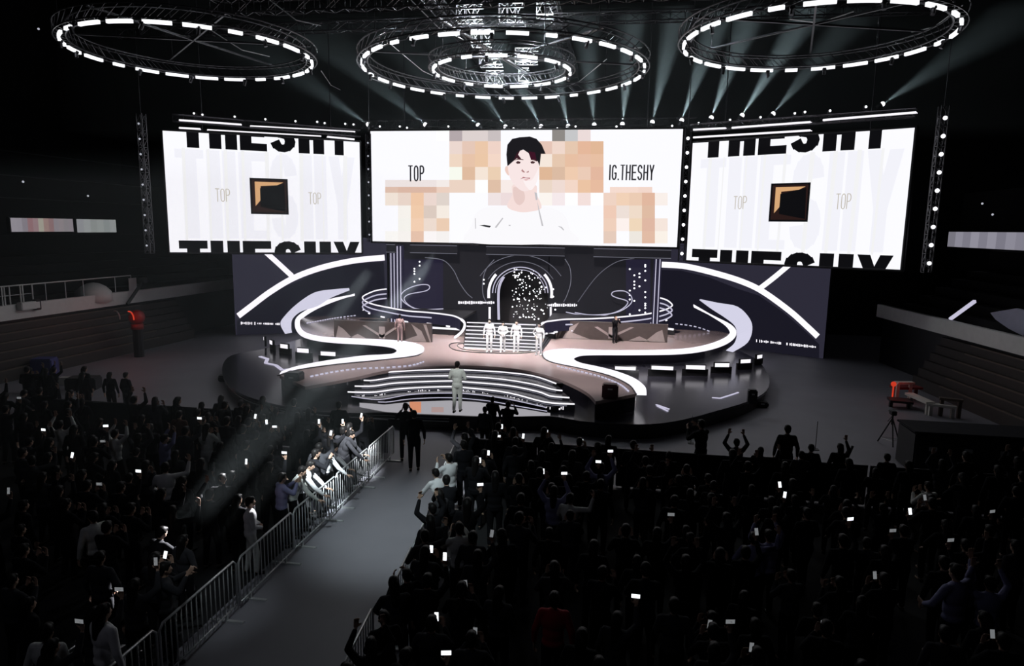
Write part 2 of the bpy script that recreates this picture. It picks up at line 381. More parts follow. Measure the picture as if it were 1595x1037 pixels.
for pts, c in ([[(398, 296), (430, 280), (472, 288), (472, 294), (430, 290)], '5b3c3e'], [[(520, 292), (550, 286), (578, 300), (574, 304), (548, 294)], '5b3c3e'],
               [[(412, 312), (428, 300), (450, 308), (444, 320), (424, 322)], '4c3034'], [[(524, 308), (540, 300), (562, 308), (552, 320), (532, 320)], '4c3034'],
               [[(454, 376), (462, 362), (474, 376), (486, 388), (470, 388)], 'b48888'], [[(492, 386), (512, 376), (514, 386), (500, 390)], 'b48888'],
               [[(446, 440), (470, 422), (490, 428), (524, 428), (520, 438), (488, 432), (470, 432)], 'b3777c'], [[(470, 444), (492, 440), (514, 442), (492, 452)], 'e0b4b4']):
    shape(pts, c, .027, b, smooth=0)
shape([(130, 795), (170, 790), (222, 800), (210, 812), (160, 802)], '303034', .016, b, smooth=0)
for pts in ([(250, 810), (310, 735), (316, 742), (262, 815)], [(556, 540), (575, 545), (580, 600), (566, 600)], [(575, 600), (600, 700), (625, 800), (612, 800), (590, 700)], [(735, 800), (765, 805), (785, 830), (778, 834), (760, 815)], [(98, 740), (104, 740), (106, 820), (100, 820)], [(358, 790), (372, 790), (372, 800), (358, 800)]):
    shape(pts, 'c4c2c6', .016, b, smooth=0)
tag(b.build('portrait_picture', M['mosaic'], fm), 'picture of a black-haired person in a white jacket')
b = MB()
a = PM.px(636, 282.5); c = PM.px(661, 257.5); put(b, PM, text_polys('TOP', a[0], c[0], a[1], c[1], .3, .2), .008); b.build('caption_lettering', M['darktext'], fm); b = MB()
a = PM.px(948, 280.5); c = PM.px(1019.5, 256.5); put(b, PM, text_polys('IG.THESHY', a[0], c[0], a[1], c[1], .3, .18), .008)
b.build('caption_lettering', M['darktext'], fm)

# side screens ---------------------------------------------------
def side_screen(pan, W, z0, z1, label, top, bot, tops, emb, flip):
    root, face = screen(pan, 0, W, z0, z1, label)
    box = (0, z0, W, z1); Hh = z1 - z0; lh = Hh * .30
    b = MB()   # faint giant lettering
    put(b, pan, text_polys('THESHY', W * .05, W * .97, z0 + .12 * Hh, z0 + .86 * Hh, .46, .10), .004, 0, box)
    for i in range(9):
        u = W * (.08 + .1 * i + random.uniform(-.02, .02)); ww = W * random.uniform(.006, .02)
        put(b, pan, [[(u, z0 + Hh * .1), (u + ww, z0 + Hh * .1), (u + ww * 1.6, z0 + Hh * .87), (u + ww * .4, z0 + Hh * .87)]], .005, 1)
    b.build('faint_lettering', [M['pale'], M['pale2']], face)
    b = MB()
    put(b, pan, text_polys('THESHY', top[0] * W, top[1] * W, z1 - top[2] * Hh, z1 - top[2] * Hh + lh, .43, .10), .008, 0, box)
    b.build('bold_lettering', M['ink'], face); b = MB()
    put(b, pan, text_polys('THESHY', bot[0] * W, bot[1] * W, z0 + bot[2] * Hh - lh, z0 + bot[2] * Hh, .43, .10), .008, 0, box); b.build('bold_lettering', M['ink'], face)

    for x0, y0, x1, y1 in tops:
        b = MB(); a = pan.px(x0, y1); c = pan.px(x1, y0); put(b, pan, text_polys('TOP', a[0], c[0], a[1], c[1], .2, .2), .008); b.build('small_lettering', M['tan'], face)
    a = pan.px(emb[0], emb[3]); c = pan.px(emb[2], emb[1]); x0, y0, x1, y1 = a[0], a[1], c[0], c[1]; w_, h_ = x1 - x0, y1 - y0
    b = MB(); put(b, pan, [[(x0, y0), (x1, y0), (x1, y1), (x0, y1)]], .008); put(b, pan, [[(x0 + .05 * w_, y0 + .05 * h_), (x1 - .05 * w_, y0 + .05 * h_), (x1 - .05 * w_, y1 - .05 * h_), (x0 + .05 * w_, y1 - .05 * h_)]], .011, 1)
    L = lambda p, q: (x0 + p * w_, y0 + q * h_)
    put(b, pan, [[L(.13, .90), L(.88, .90), L(.72, .82), L(.28, .78)], [L(.13, .90), L(.28, .78), L(.26, .38), L(.13, .22)]], .014, 2)
    put(b, pan, [[L(.26, .72), L(.9, .86), L(.93, .07), L(.26, .2)]], .016, 0)
    b.build('square_emblem', [M['ink'], M['brownink'], M['gold']], face)
    return root
PL = Panel((-23.72, 32.83, 0), (cos(radians(30)), sin(radians(30)), 0)); WL = (Vector((-15.04, 37.85)) - Vector((-23.72, 32.83))).length
PR = Panel((3.40, 37.90, 0), (cos(radians(30)), -sin(radians(30)), 0)); WR = (Vector((12.25, 32.79)) - Vector((3.40, 37.90))).length
side_screen(PL, WL, 5.44, 11.68, 'white side display left of the portrait screen with cropped bold lettering and square emblem', (.075, .955, .125), (.045, .99, .10), [(336, 294, 358, 314), (481, 300, 500, 318)], (391, 279, 448, 333), 0)
side_screen(PR, WR, 5.43, 11.56, 'white side display right of the portrait screen with cropped bold lettering and square emblem', (.05, .92, .13), (.03, .97, .10), [(1142, 305, 1164, 326), (1301, 301, 1327, 326)], (1197, 284, 1263, 345), 0)

# ---------------------------------------------------------------- lower LED backdrops
Zs, Zl = 1.2, .55
BL = Panel((-34, 44.4 - 19 * math.tan(radians(30)), 0), (cos(radians(30)), sin(radians(30)), 0))
BR = Panel((3.5, 44.4, 0), (cos(radians(30)), -sin(radians(30)), 0))
def strip_px(mb, pan, pts, wpx, off, mi=0, k=6, taper=None):
    c = [Vector(p) for p in [(x, y, 0) for x, y in pts]]; c = catmull(c, k); A = []; B_ = []
    for i, p in enumerate(c):
        t = (c[min(i + 1, len(c) - 1)] - c[max(i - 1, 0)]).normalized(); n = Vector((-t.y, t.x, 0)); h = wpx / 2
        A.append(pan.w(p.x + n.x * h, p.y + n.y * h, off)); B_.append(pan.w(p.x - n.x * h, p.y - n.y * h, off))
    mb.loft(A, B_, mi)
def backdrop(pan, pxs, label, arcp, diag, cap, dark):
    q = [pan.px(x, y) for x, y in pxs]; root = empty('led_backdrop', pan.at(q[0][0], 0), label, 'led wall')
    us = sorted(a for a, _ in q); u0, u1 = us[0], us[-1]; zt = 6.2
    R = Matrix((pan.u, -pan.n, Vector((0, 0, 1)))).transposed()
    b = MB(); b.box(pan.at((u0 + u1) / 2, zt / 2, -.2), (u1 - u0, .3, zt), R); b.build('panel_frame', M['black'], root)
    b = MB(); b.add([pan.at(u0, 0, -.03), pan.at(u1, 0, -.03), pan.at(u1, zt, -.03), pan.at(u0, zt, -.03)], [(0, 1, 2, 3)]); f = b.build('display', M['bglow2'], root)
    b = MB(); b.add([pan.w(x, y, 0.0) for x, y in dark], [tuple(range(len(dark)))]); b.build('dark_shape_picture', M['bglow'], f)
    b = MB(); strip_px(b, pan, arcp, 9, .02); strip_px(b, pan, diag, 8, .025); b.build('white_arc_picture', M['strip'], f)
    b = MB()
    x0, y0, x1, y1, n = cap
    for i in range(n):
        if random.random() < .2: continue
        x = x0 + (x1 - x0) * i / n; y = y0 + (y1 - y0) * i / n; h = random.uniform(2, 4.5); ww = (x1 - x0) / n * random.uniform(.45, .85)
        b.add([pan.w(x, y + h / 2, .02), pan.w(x + ww, y + h / 2, .02), pan.w(x + ww, y - h / 2, .02), pan.w(x, y - h / 2, .02)], [(0, 1, 2, 3)])
    b.build('caption_marks', M['strip'], f)
    return root
backdrop(BL, [(369, 560), (603, 400)], 'dark slate LED backdrop under the left display with a white arc climbing right', [(371, 492), (392, 476), (420, 455), (457, 433), (500, 417), (550, 406), (599, 401)], [(411, 390), (430, 407), (455, 430)], (375, 503, 436, 504.5, 26),
         [(369, 560), (369, 500), (392, 482), (440, 448), (470, 436), (500, 420), (540, 411), (598, 408), (603, 560)])
backdrop(BR, [(1027, 410), (1283, 545)], 'dark slate LED backdrop under the right display with a white arc falling right', [(1031, 412), (1070, 415), (1120, 427), (1160, 440), (1190, 455), (1230, 484), (1257, 508), (1274, 524)], [(1231, 411), (1206, 432), (1184, 449)], (1173, 530, 1272, 540.5, 40),
         [(1027, 560), (1027, 420), (1060, 421), (1105, 432), (1150, 450), (1182, 460), (1220, 486), (1250, 512), (1276, 536), (1276, 560)])

# central wall with portal --------------------------------------
PCN = Panel((-14.2, 38.6, 0), (1, 0, 0)); CW = MU
root = empty('portal_wall', (-5.7, 38.6, 0), 'charcoal stage wall with a glowing arched portal under the central display', 'stage wall')
def pc(x, y): return PCN.px(x, y)
uL, uR = pc(606, 450)[0], pc(1028, 450)[0]; zt = 6.0
def portal_outline(s=1.0, n=20):
    cx, cy = 810.5, 456; w_ = 43 * s; h_ = 40 * s; pts = [(cx - w_, 503)]
    pts += [(cx - w_ * cos(pi * i / n), cy - h_ * sin(pi * i / n)) for i in range(n + 1)]
    return pts + [(cx + w_, 503)]
po = [pc(x, y) for x, y in portal_outline()]
b = MB(); W0 = [(uL, 0), (uL, zt)]; W1 = [(uR, zt), (uR, 0)]
zb = po[0][1]; n = len(po)
for t0, off in ((0, 0.0),):   # wall face with an arched hole
    b.add([PCN.at(a, c) for a, c in [(uL, 0), (po[0][0], 0), (po[0][0], zt), (uL, zt)]], [(0, 1, 2, 3)])
    b.add([PCN.at(a, c) for a, c in [(po[-1][0], 0), (uR, 0), (uR, zt), (po[-1][0], zt)]], [(0, 1, 2, 3)])
    for i in range(1, n - 2):
        b.add([PCN.at(*po[i]), PCN.at(*po[i + 1]), PCN.at(po[i + 1][0], zt), PCN.at(po[i][0], zt)], [(0, 1, 2, 3)])
    b.loft([PCN.at(*q) for q in po], [PCN.at(*q, -2.2) for q in po])
b.build('wall_panel', M['cwall'], root)
b = MB()
for x0, x1 in ((626, 690), (975, 1013)):
    q = [pc(x0, 404), pc(x1, 404), pc(x1, 500), pc(x0, 500)]; b.add([PCN.at(a, c, .01) for a, c in q], [(3, 2, 1, 0)])
b.build('blue_panel', M['cwall2'], root)
b = MB()
def wl(pts, w_=1.2, k=8, mi=0): strip_px(b, PCN, pts, w_, .03, mi, k)
wl([(662, 401), (690, 405), (706, 420), (716, 440), (727, 456), (736, 464)])
wl([(770, 404), (757, 420), (752, 440), (753, 460), (760, 474)]); wl([(880, 403), (888, 418), (889, 440), (883, 460), (878, 470)])
for r in (1.62, 1.3): wl([(811 - 45 * r * cos(t) , 462 - 42 * r * sin(t) * (1 if r < 1.5 else .95)) for t in [pi * i / 12 for i in range(2, 11)]], 1.0)
wl([(900, 470), (930, 430), (960, 408), (990, 402)], .9)
b.build('curved_line_picture', M['dim'], root)
b = MB()
def side(s0, s1, sgn): return [(810.5 + sgn * 49 * cos(t), 456 - 45 * sin(t)) for t in [s0 + (s1 - s0) * i / 8 for i in range(9)]]
strip_px(b, PCN, side(radians(40), radians(-2), -1) + [(761.5, 464)], 4.2, .05, 0, 3); strip_px(b, PCN, [(763, 478), (763, 500)], 3.4, .05)
strip_px(b, PCN, side(radians(40), radians(-2), 1) + [(859, 464)], 4.2, .05, 0, 3); strip_px(b, PCN, [(858, 478), (858, 500)], 3.0, .05)
b.build('portal_light', M['strip'], root)
b = MB()
for s, w_ in ((1.0, 1.5), (.90, 1.0)): strip_px(b, PCN, portal_outline(s)[1:-1], w_, .045, 0, 2)
strip_px(b, PCN, [(774, 500), (774, 452), (782, 432)], 4, -.6); b.build('portal_edge_light', M['strip2'], root)
b = MB()
for x0, x1, y in ((714, 768, 471), (853, 898, 475)):
    x = x0
    while x < x1:
        ww = random.uniform(1.2, 3.2); h = random.uniform(2.5, 5); b.add([PCN.w(x, y + h / 2, .06), PCN.w(x + ww, y + h / 2, .06), PCN.w(x + ww, y - h / 2, .06), PCN.w(x, y - h / 2, .06)], [(0, 1, 2, 3)]); x += ww + random.uniform(.3, 1.1)
b.build('caption_marks', M['strip'], root)
b = MB(); b.add([PCN.at(uL + 3, 0, -2.2), PCN.at(uR - 3, 0, -2.2), PCN.at(uR - 3, zt, -2.2), PCN.at(uL + 3, zt, -2.2)], [(0, 1, 2, 3)]); b.build('portal_back_panel', M['black'], root)
b = MB()
for x0, x1, y0, y1, rows in ((645, 655, 404, 442, 0), (981, 1008, 410, 492, 1), (753, 760, 430, 445, 2), (861, 866, 450, 500, 3)):
    for i in range({0: 7, 1: 24, 2: 2, 3: 5}[rows]):
        x = random.choice([x0 + 1, x1 - 1] if rows != 1 else [x0, x0 + 7, x0 + 15, x1 - 3]); y = y0 + (y1 - y0) * (i + random.uniform(0, .8)) / {0: 7, 1: 24, 2: 2, 3: 5}[rows]
        u, z = pc(x, y); b.sphere(PCN.at(u, z, .06), .05, 4)
tag(b.build('wall_bulbs', M['bulb'], root), kind='stuff')
# sparkle curtain inside the portal
b = MB(); b2 = MB()
for i in range(150):
    x = random.uniform(793, 851); y = random.uniform(413, 500)
    if ((x - 810.5) / 41) ** 2 + ((min(y, 456) - 456) / 40) ** 2 > .92: continue
    u, z = pc(x, y); b.sphere(PCN.at(u, z, -.5 - random.random() * .6), random.choice([.022, .034, .048]), 4)
o = tag(b.build('bead_curtain', M['bulb']), 'sparkling curtain of small white lights hanging inside the arched portal', 'light curtain', kind='stuff')
# header boxes under the central display
for x0, x1, lab in ((603, 617, 'left corner'), (640, 713, 'left half'), (758, 880, 'middle'), (925, 1045, 'right half')):
    b = MB(); p0, p1 = PY(x0, 388, 38.1), PY(x1, 398, 38.1); b.box(((p0.x + p1.x) / 2, 38.2, 5.72), (p1.x - p0.x, .5, .55), bev=.03)
    for s in (-1, 1): b.bar((p0.x, 37.93, 5.72 + s * .22), (p1.x, 37.93, 5.72 + s * .22), .03, mi=1)
    tag(b.build('header_box', [M['cwall'], M['dim']]), 'dark outlined header box under the central display, at its ' + lab, 'header box', 'header boxes under the central display')
# columns with stripes
for x0, x1, n, lab in ((607, 627, 4, 'striped column at the left end of the portal wall'), (1016, 1028, 2, 'striped column at the right end of the portal wall')):
    a = PY(x0, 470, 38.2); c = PY(x1, 470, 38.2); xm = (a.x + c.x) / 2
    root = empty('striped_column', (xm, 38.3, 0), lab, 'column'); b = MB(); b.box((xm, 38.4, 2.95), (c.x - a.x, .35, 5.9), bev=.03); b.build('shaft', M['cwall2'], root)
    for i in range(n):
        x = a.x + (c.x - a.x) * (i + .5) / n; b = MB(); b.box((x, 38.2, 2.95), (.05, .04, 5.8)); b.build('light_strip', M['strip2'], root)

# ---------------------------------------------------------------- stage
def z4(pts): return [(340 + x / 3.4575, 380 + y / 3.4575) for x, y in pts]
def z6(pts): return [(900 + x / 3.4575, 380 + y / 3.4575) for x, y in pts]
LO = z4([(735, 275), (600, 300), (500, 345), (430, 390), (412, 430), (430, 475), (480, 505), (600, 526), (800, 538), (930, 553), (962, 575), (930, 597), (800, 604), (700, 616), (560, 636), (420, 664), (340, 692)])
LI = z4([(735, 270), (620, 308), (520, 352), (450, 400), (440, 436), (455, 468), (500, 490), (600, 506), (850, 515), (1010, 528), (1095, 550), (1106, 578), (1060, 602), (850, 626), (650, 645), (440, 675), (330, 706)])
RO = [(1081, 477.5), (1114, 494), (1139, 507), (1147, 519), (1136, 532), (1108, 543), (1062, 550), (987, 551.5), (929, 551.5), (903, 553), (893, 559), (903, 566), (930, 572), (958, 579), (987, 590), (1004, 603), (1007, 613.5)]
RI = [(1080, 475), (1109, 492), (1130, 506), (1137, 518), (1128, 527.5), (1100, 538), (1060, 544.5), (987, 546.5), (929, 546), (880, 544), (850, 548), (847, 556), (862, 564), (905, 573), (949, 584), (979, 598), (991, 613)]
def curve_w(pts, z, k=4, ymax=40.5): return catmull([PC(x, y, z, ymax) for x, y in pts], k)
lo, li, ro, ri = (curve_w(q, Zs) for q in (LO, LI, RO, RI))
FE = [(475, 602), (520, 594), (560, 586), (600, 577), (650, 571), (712, 569), (760, 570.5), (800, 574), (835, 580), (870, 590), (900, 603), (918, 614), (928, 625)]
fe = curve_w(FE, Zs, 3)
# deck outline: up the left ribbon, across the back, down the right ribbon, along the front
deck = [q for q in li if q.y < 40.4]; deckR = [q for q in ri if q.y < 40.4]
outline = deckR[::-1][::1] and ([*deck[::-1]])           # left tail -> wing back
outline = [(q.x, q.y) for q in deck[::-1]] + [(deck[0].x + .5, 40.9), (deckR[0].x - .5, 40.9)] + [(q.x, q.y) for q in deckR] + [(q.x, q.y) for q in fe[::-1]]
root = empty('stage_platform', (-5.7, 32, 0), 'mauve gloss-floored stage platform with winding white edge ribbons', 'stage')
b = MB(); b.prism(outline, Zs - .12, Zs); b.build('deck', M['stage'], root)
b = MB(); ins = [(-5.7 + (x + 5.7) * .995, 32 + (y - 32) * .995) for x, y in outline]; b.prism(ins, 0.0, Zs - .12); b.build('skirt', M['blackgloss'], root)
def zramp(A, k): return [Vector((q.x, q.y, q.z + k)) for q in A]
for nm, A, B_, lab in (('edge_ribbon', lo, li, 'white light ribbon round the left wing'), ('edge_ribbon', ro, ri, 'white light ribbon round the right wing')):
    b = MB(); b.slab(zramp(A, .05), zramp(B_, .05), .10); tag(b.build(nm, M['strip'], root), lab)
for q, s in ((li, 1), (ri, 1)):
    b = MB(); pts = [Vector((v.x + (v.x + 5.7) * 0, v.y - .16, Zs + .012)) for v in q if v.y < 34]
    b.tube(pts, .03, n=5); b.build('ribbon_outline', M['black'], root)
def dashed(mb, pts, r, on=.12, off=.1, n=5):
    L = resample(pts, max(4, int(sum((a - c).length for a, c in zip(pts, pts[1:])) / (on + off)))); 
    for a, c in zip(L, L[1:]): mb.tube([a, a.lerp(c, on / (on + off))], r, n=n)
for px_ in ([(660, 563), (640, 569), (600, 572.5), (560, 574), (520, 579), (480, 587)], [(868, 570), (900, 577.5), (935, 586), (965, 598), (980, 610)], [(478, 503), (500, 499), (530, 494), (556, 491)], [(1052, 504), (1075, 507), (1092, 511), (1108, 517)]):
    b = MB(); dashed(b, curve_w(px_, Zs + .02, 4), .034); b.build('dotted_light_line', M['strip2'], root)['kind'] = 'stuff'
b = MB(); ring = catmull([PC(x, y, Zs) for x, y in [(700, 537), (712, 534), (740, 533), (800, 536), (838, 540), (838, 547), (800, 551), (740, 549), (708, 545)]], 5, True)
b.tube([q + Vector((0, 0, .01)) for q in ring], .03, closed=True, n=5); b.tube([Vector((-5.55 + (q.x + 5.55) * .86, 32.6 + (q.y - 32.6) * .8, Zs + .01)) for q in ring], .025, closed=True, n=5)
b.build('floor_ring_line', M['black'], root)

# front steps -------------------------------------------------
LN = [FE[1:-1],
      [(583, 582), (598, 580), (640, 577), (700, 575), (725, 576), (780, 579), (830, 585), (866, 597)],
      [(567, 592), (583, 592), (620, 587), (700, 585), (725, 586), (780, 590), (830, 598), (860, 606), (876, 608)],
      [(553, 601), (583, 601), (620, 596), (700, 593), (725, 594.5), (790, 600), (840, 610), (857, 616.5), (887, 619)],
      [(542, 610), (583, 610.5), (625, 605), (690, 602), (725, 603.5), (790, 611), (850, 626), (895, 629)],
      [(548, 617), (590, 622), (640, 614), (700, 612), (740, 614), (790, 621), (850, 634)],
      [(570, 623), (600, 626), (640, 621), (700, 619), (760, 624), (800, 631), (852, 640)]]
root = empty('front_steps', (-5.7, 26, 0), 'curved dark steps with glowing edges leading down behind the lone front performer', 'steps')
NS = 36; rows = []; nst = len(LN) - 1
for i, ln in enumerate(LN):
    z = Zs - (Zs - Zl) * i / (nst + 1) + .0; rows.append((resample(curve_w(ln, z, 4), NS), z))
for i in range(1, len(rows)):
    r0, z0 = rows[i - 1]; r1, z1 = rows[i]; zn = z1 - (Zs - Zl) / (nst + 1)
    b = MB()
    back = [Vector((q.x, max(q.y, p.y + .05) + .25, z1 - .004 * i)) for q, p in zip(r0, r1)]; fr = [Vector((q.x, q.y, z1)) for q in r1]
    b.slab(back, fr, z1 - .02); b.build('step', M['deck'] if i != 5 else M['blackgloss'], root)
    b = MB(); rr = .027 if i < 5 else .014
    b.tube([q + Vector((0, -.02, .0)) for q in fr], rr, n=6); b.build('edge_light', M['strip'] if i < 5 else M['strip2'], root)
    if i < 5:
        b = MB(); b.tube([q + Vector((0, -.03, -.07)) for q in fr[1:-1]], .014, n=5); b.build('riser_light', M['dim'], root)
r4 = rows[4][0]; b = MB()
for k in range(1, NS - 2):
    if k % 7 == 0 or random.random() < .15: continue
    a, c = r4[k], r4[k + 1]
    for j in range(4):
        if random.random() < .3: continue
        p = a.lerp(c, j / 4); q = a.lerp(c, j / 4 + random.uniform(.08, .2)); h = random.uniform(.05, .12); base = rows[4][1] - .19
        lo_ = Vector((0, -.22, base + random.uniform(0, .04))) ; b.add([Vector((p.x, p.y - .22, lo_.z)), Vector((q.x, q.y - .22, lo_.z)), Vector((q.x, q.y - .20, lo_.z + h)), Vector((p.x, p.y - .20, lo_.z + h))], [(0, 1, 2, 3)])
b.build('caption_marks', M['strip'], root)

# lower gloss deck ---------------------------------------------
LD = [(408, 545), (366, 553), (352, 568), (354, 588), (368, 604), (392, 617), (440, 630), (500, 640), (560, 642), (600, 641), (645, 644), (700, 646), (760, 648), (855, 647), (900, 654), (950, 658), (1010, 659), (1060, 652), (1110, 639), (1160, 624), (1188, 608), (1193, 590), (1185, 572), (1176, 560)]
ld = curve_w(LD, Zl, 3)
root = empty('lower_deck', (-5.7, 28, 0), 'low dark gloss deck curving round the foot of the stage', 'deck')
out = [(q.x, q.y) for q in ld]; out += [(out[-1][0] - 1, 40.6), (out[0][0] + 1, 40.6)]
b = MB(); b.prism(out, .0, Zl - .10); b.build('skirt', M['black'], root)
b = MB(); big = [(-5.7 + (x + 5.7) * 1.012, 30 + (y - 30) * 1.012) for x, y in out]; b.prism(big, Zl - .10, Zl); b.build('deck', M['deck'], root)
b = MB(); b.tube([q + Vector((0, -.06, -.22)) for q in ld[:34]], .02, n=5); b.tube([q + Vector((0, -.06, -.12)) for q in ld[:34]], .012, n=5); b.build('rim_rail', M['steel'], root)
# pale LED floor where the lone performer stands
root = empty('led_floor', (-5.7, 23.5, Zl), 'pale lit floor strip with orange and brown blocks at the foot of the curved steps', 'led floor')
T = [(560, 627), (600, 630), (640, 625.5), (700, 623.5), (745, 626), (780, 631.5), (810, 636), (857, 643)]
Bm = [(560, 633), (600, 640.5), (640, 643), (700, 645.2), (745, 647), (780, 647.5), (810, 647.5), (857, 646.5)]
tw = resample([PC(x, y, Zl + .02) for x, y in T], 40); bw = resample([PC(x, y, Zl + .02) for x, y in Bm], 40)
b = MB(); b.slab(tw, bw, .02); b.build('floor_panel', M['lowfloor'], root)
for x0, x1, y0, y1, m, in ((638, 656, 625.5, 642.5, 'lowor'), (672, 691, 634, 642, 'lowbr'), (616, 632, 630, 639, 'lowfloor')):
    b = MB(); q = [PC(x0, y0, Zl + .026), PC(x1, y0, Zl + .026), PC(x1, y1, Zl + .026), PC(x0, y1, Zl + .026)]; b.add(q, [(3, 2, 1, 0)]); b.build('colour_block', M[m], root)
# zig-zag light and streaks on the lower deck
for pts, lab, wd in ((z4([(225, 605), (265, 618), (255, 640), (310, 652), (345, 678), (385, 672)]), 'zigzag white light strip lying on the left of the low deck', .16), ([(1022, 630), (1042, 637), (1024, 632), (1040, 640)], 'short crossed light strip on the right of the low deck', .07), ([(1109, 619), (1122, 620), (1138, 615), (1150, 611)], 'thin slanting light strip near the right rim of the low deck', .06)):
    b = MB(); c = [PC(x, y, Zl + .02) for x, y in pts]
    for p, q in zip(c, c[1:]): b.bar(p, q, wd, .03)
    tag(b.build('light_strip', M['strip2']), lab, 'light strip')

# blinder lights on the deck in front of the wings -------------
def blinder(px, py, L, H_, rz, lab, z=.95):
    p = P(px, py, z); root = empty('blinder_light', (p.x, p.y, Zl), lab, 'stage light', 'blinder lights round the stage wings', rz)
    R = Matrix.Rotation(rz, 3, 'Z'); o = Vector((p.x, p.y, 0))
    b = MB(); b.box(o + Vector((0, 0, z)), (L + .08, .12, H_ + .08), R, bev=.02); b.build('housing', M['black'], root)
    b = MB(); b.box(o + R @ Vector((0, -.07, 0)) + Vector((0, 0, z)), (L, .02, H_), R); b.build('lamp', M['strip'], root)
    b = MB()
    b.box(o + R @ Vector((0, .02, 0)) + Vector((0, 0, (Zl + z - H_ / 2) / 2)), (L + .3, .1, z - H_ / 2 - Zl), R)
    b.build('stand', M['black'], root)
for a in ((413, 527, .16, .16, -1.1, 'smallest blinder light, at the outer tip of the left wing'), (424, 533, .36, .2, -.75, 'second blinder light in from the tip of the left wing'), (444, 539, .5, .2, -.35, 'middle blinder light of the left wing'), (473, 545.5, .62, .2, -.12, 'fourth blinder light along the left wing, above its own reflection'), (512, 550.5, .75, .19, -.05, 'innermost blinder light of the left wing, inside the ribbon bend'),
          (974, 573, .9, .14, .03, 'innermost blinder light of the right wing with a flare of white'), (1031.5, 572.5, .95, .16, .03, 'second blinder light out from the stage centre on the right wing'), (1083, 571.5, .85, .18, .08, 'third blinder light out from the centre on the right wing'), (1124, 568, .66, .18, .22, 'fourth blinder light along the right wing'), (1160, 562, .55, .17, .5, 'fifth blinder light along the right wing, close to its tip'), (1181.5, 555, .36, .17, .75, 'small blinder light at the outer tip of the right wing')):
    blinder(*a)
light('blinder_flare', 'POINT', P(988, 573, 1.0) + Vector((0, -.3, 0)), 18, size=.1)

# wing fins ------------------------------------------------------
def fin(base, top, lab, z0=Zs, zt=2.6, ymax=39.0):
    A = [PC(x, y, z0, ymax) for x, y in base]; B_ = []
    for (x, y), a in zip(top, A):
        d = ray(x, y); t = hypot(a.x, a.y) / hypot(d.x, d.y) * 1.0; q = CAM + d * t; B_.append(Vector((q.x, q.y, q.z)))
    A = catmull(A, 4); B_ = catmull(B_, 4); n = [Vector((0, .12, 0))] * len(A)
    b = MB(); A2 = [p + q for p, q in zip(A, n)]; B2 = [p + q for p, q in zip(B_, n)]
    b.loft(A, B_); b.loft(B2, A2); b.loft(A2, A); b.loft(B_, B2); b.add([A[0], B_[0], B2[0], A2[0]], [(0, 1, 2, 3)]); b.add([A[-1], A2[-1], B2[-1], B_[-1]], [(0, 1, 2, 3)])
    tag(b.build('wing_fin', M['fin']), lab, 'stage fin')
fin(z4([(703, 250), (600, 292), (530, 335), (440, 365), (395, 405), (388, 450), (392, 478)]), z4([(700, 238), (610, 245), (515, 262), (420, 325), (355, 390), (334, 430), (360, 484)]), 'curved white fin standing round the left stage wing')
fin(z6([(655, 302), (720, 350), (790, 395), (845, 440), (858, 485), (845, 535), (800, 574)]), z6([(662, 298), (760, 318), (862, 338), (925, 400), (940, 460), (915, 530), (835, 582)]), 'curved white fin standing round the right stage wing')

# centre stairs ---------------------------------------------------
root = empty('centre_stairs', (-5.4, 35, Zs), 'straight stairs with white lit edges climbing to the arched portal', 'stairs')
ys = [543, 538, 533, 527.5, 521.5, 515.5, 509.5, 503.5]; n = len(ys); zt = zb = PCN.px(810, 502)[1]
xl0, xr0 = P(717, 540, Zs).x, P(846, 540, Zs).x
prevY = None
for i, y in enumerate(ys):
    z = Zs + (zt - Zs) * (i + 1) / n; Y = P(790, y, z).y
    xl0, xr0 = P(717 + 5 * i / 7, y, z).x, P(847 - 9 * i / 7, y, z).x
    b = MB(); b.box(((xl0 + xr0) / 2, (Y + 38.5) / 2, (Zs + z) / 2), (xr0 - xl0, 38.5 - Y, z - Zs)); b.build('step', M['black'], root)
    b = MB(); b.box(((xl0 + xr0) / 2, Y - .02, z - .03), (xr0 - xl0 - .1, .05, .055)); b.build('edge_light', M['strip'], root)
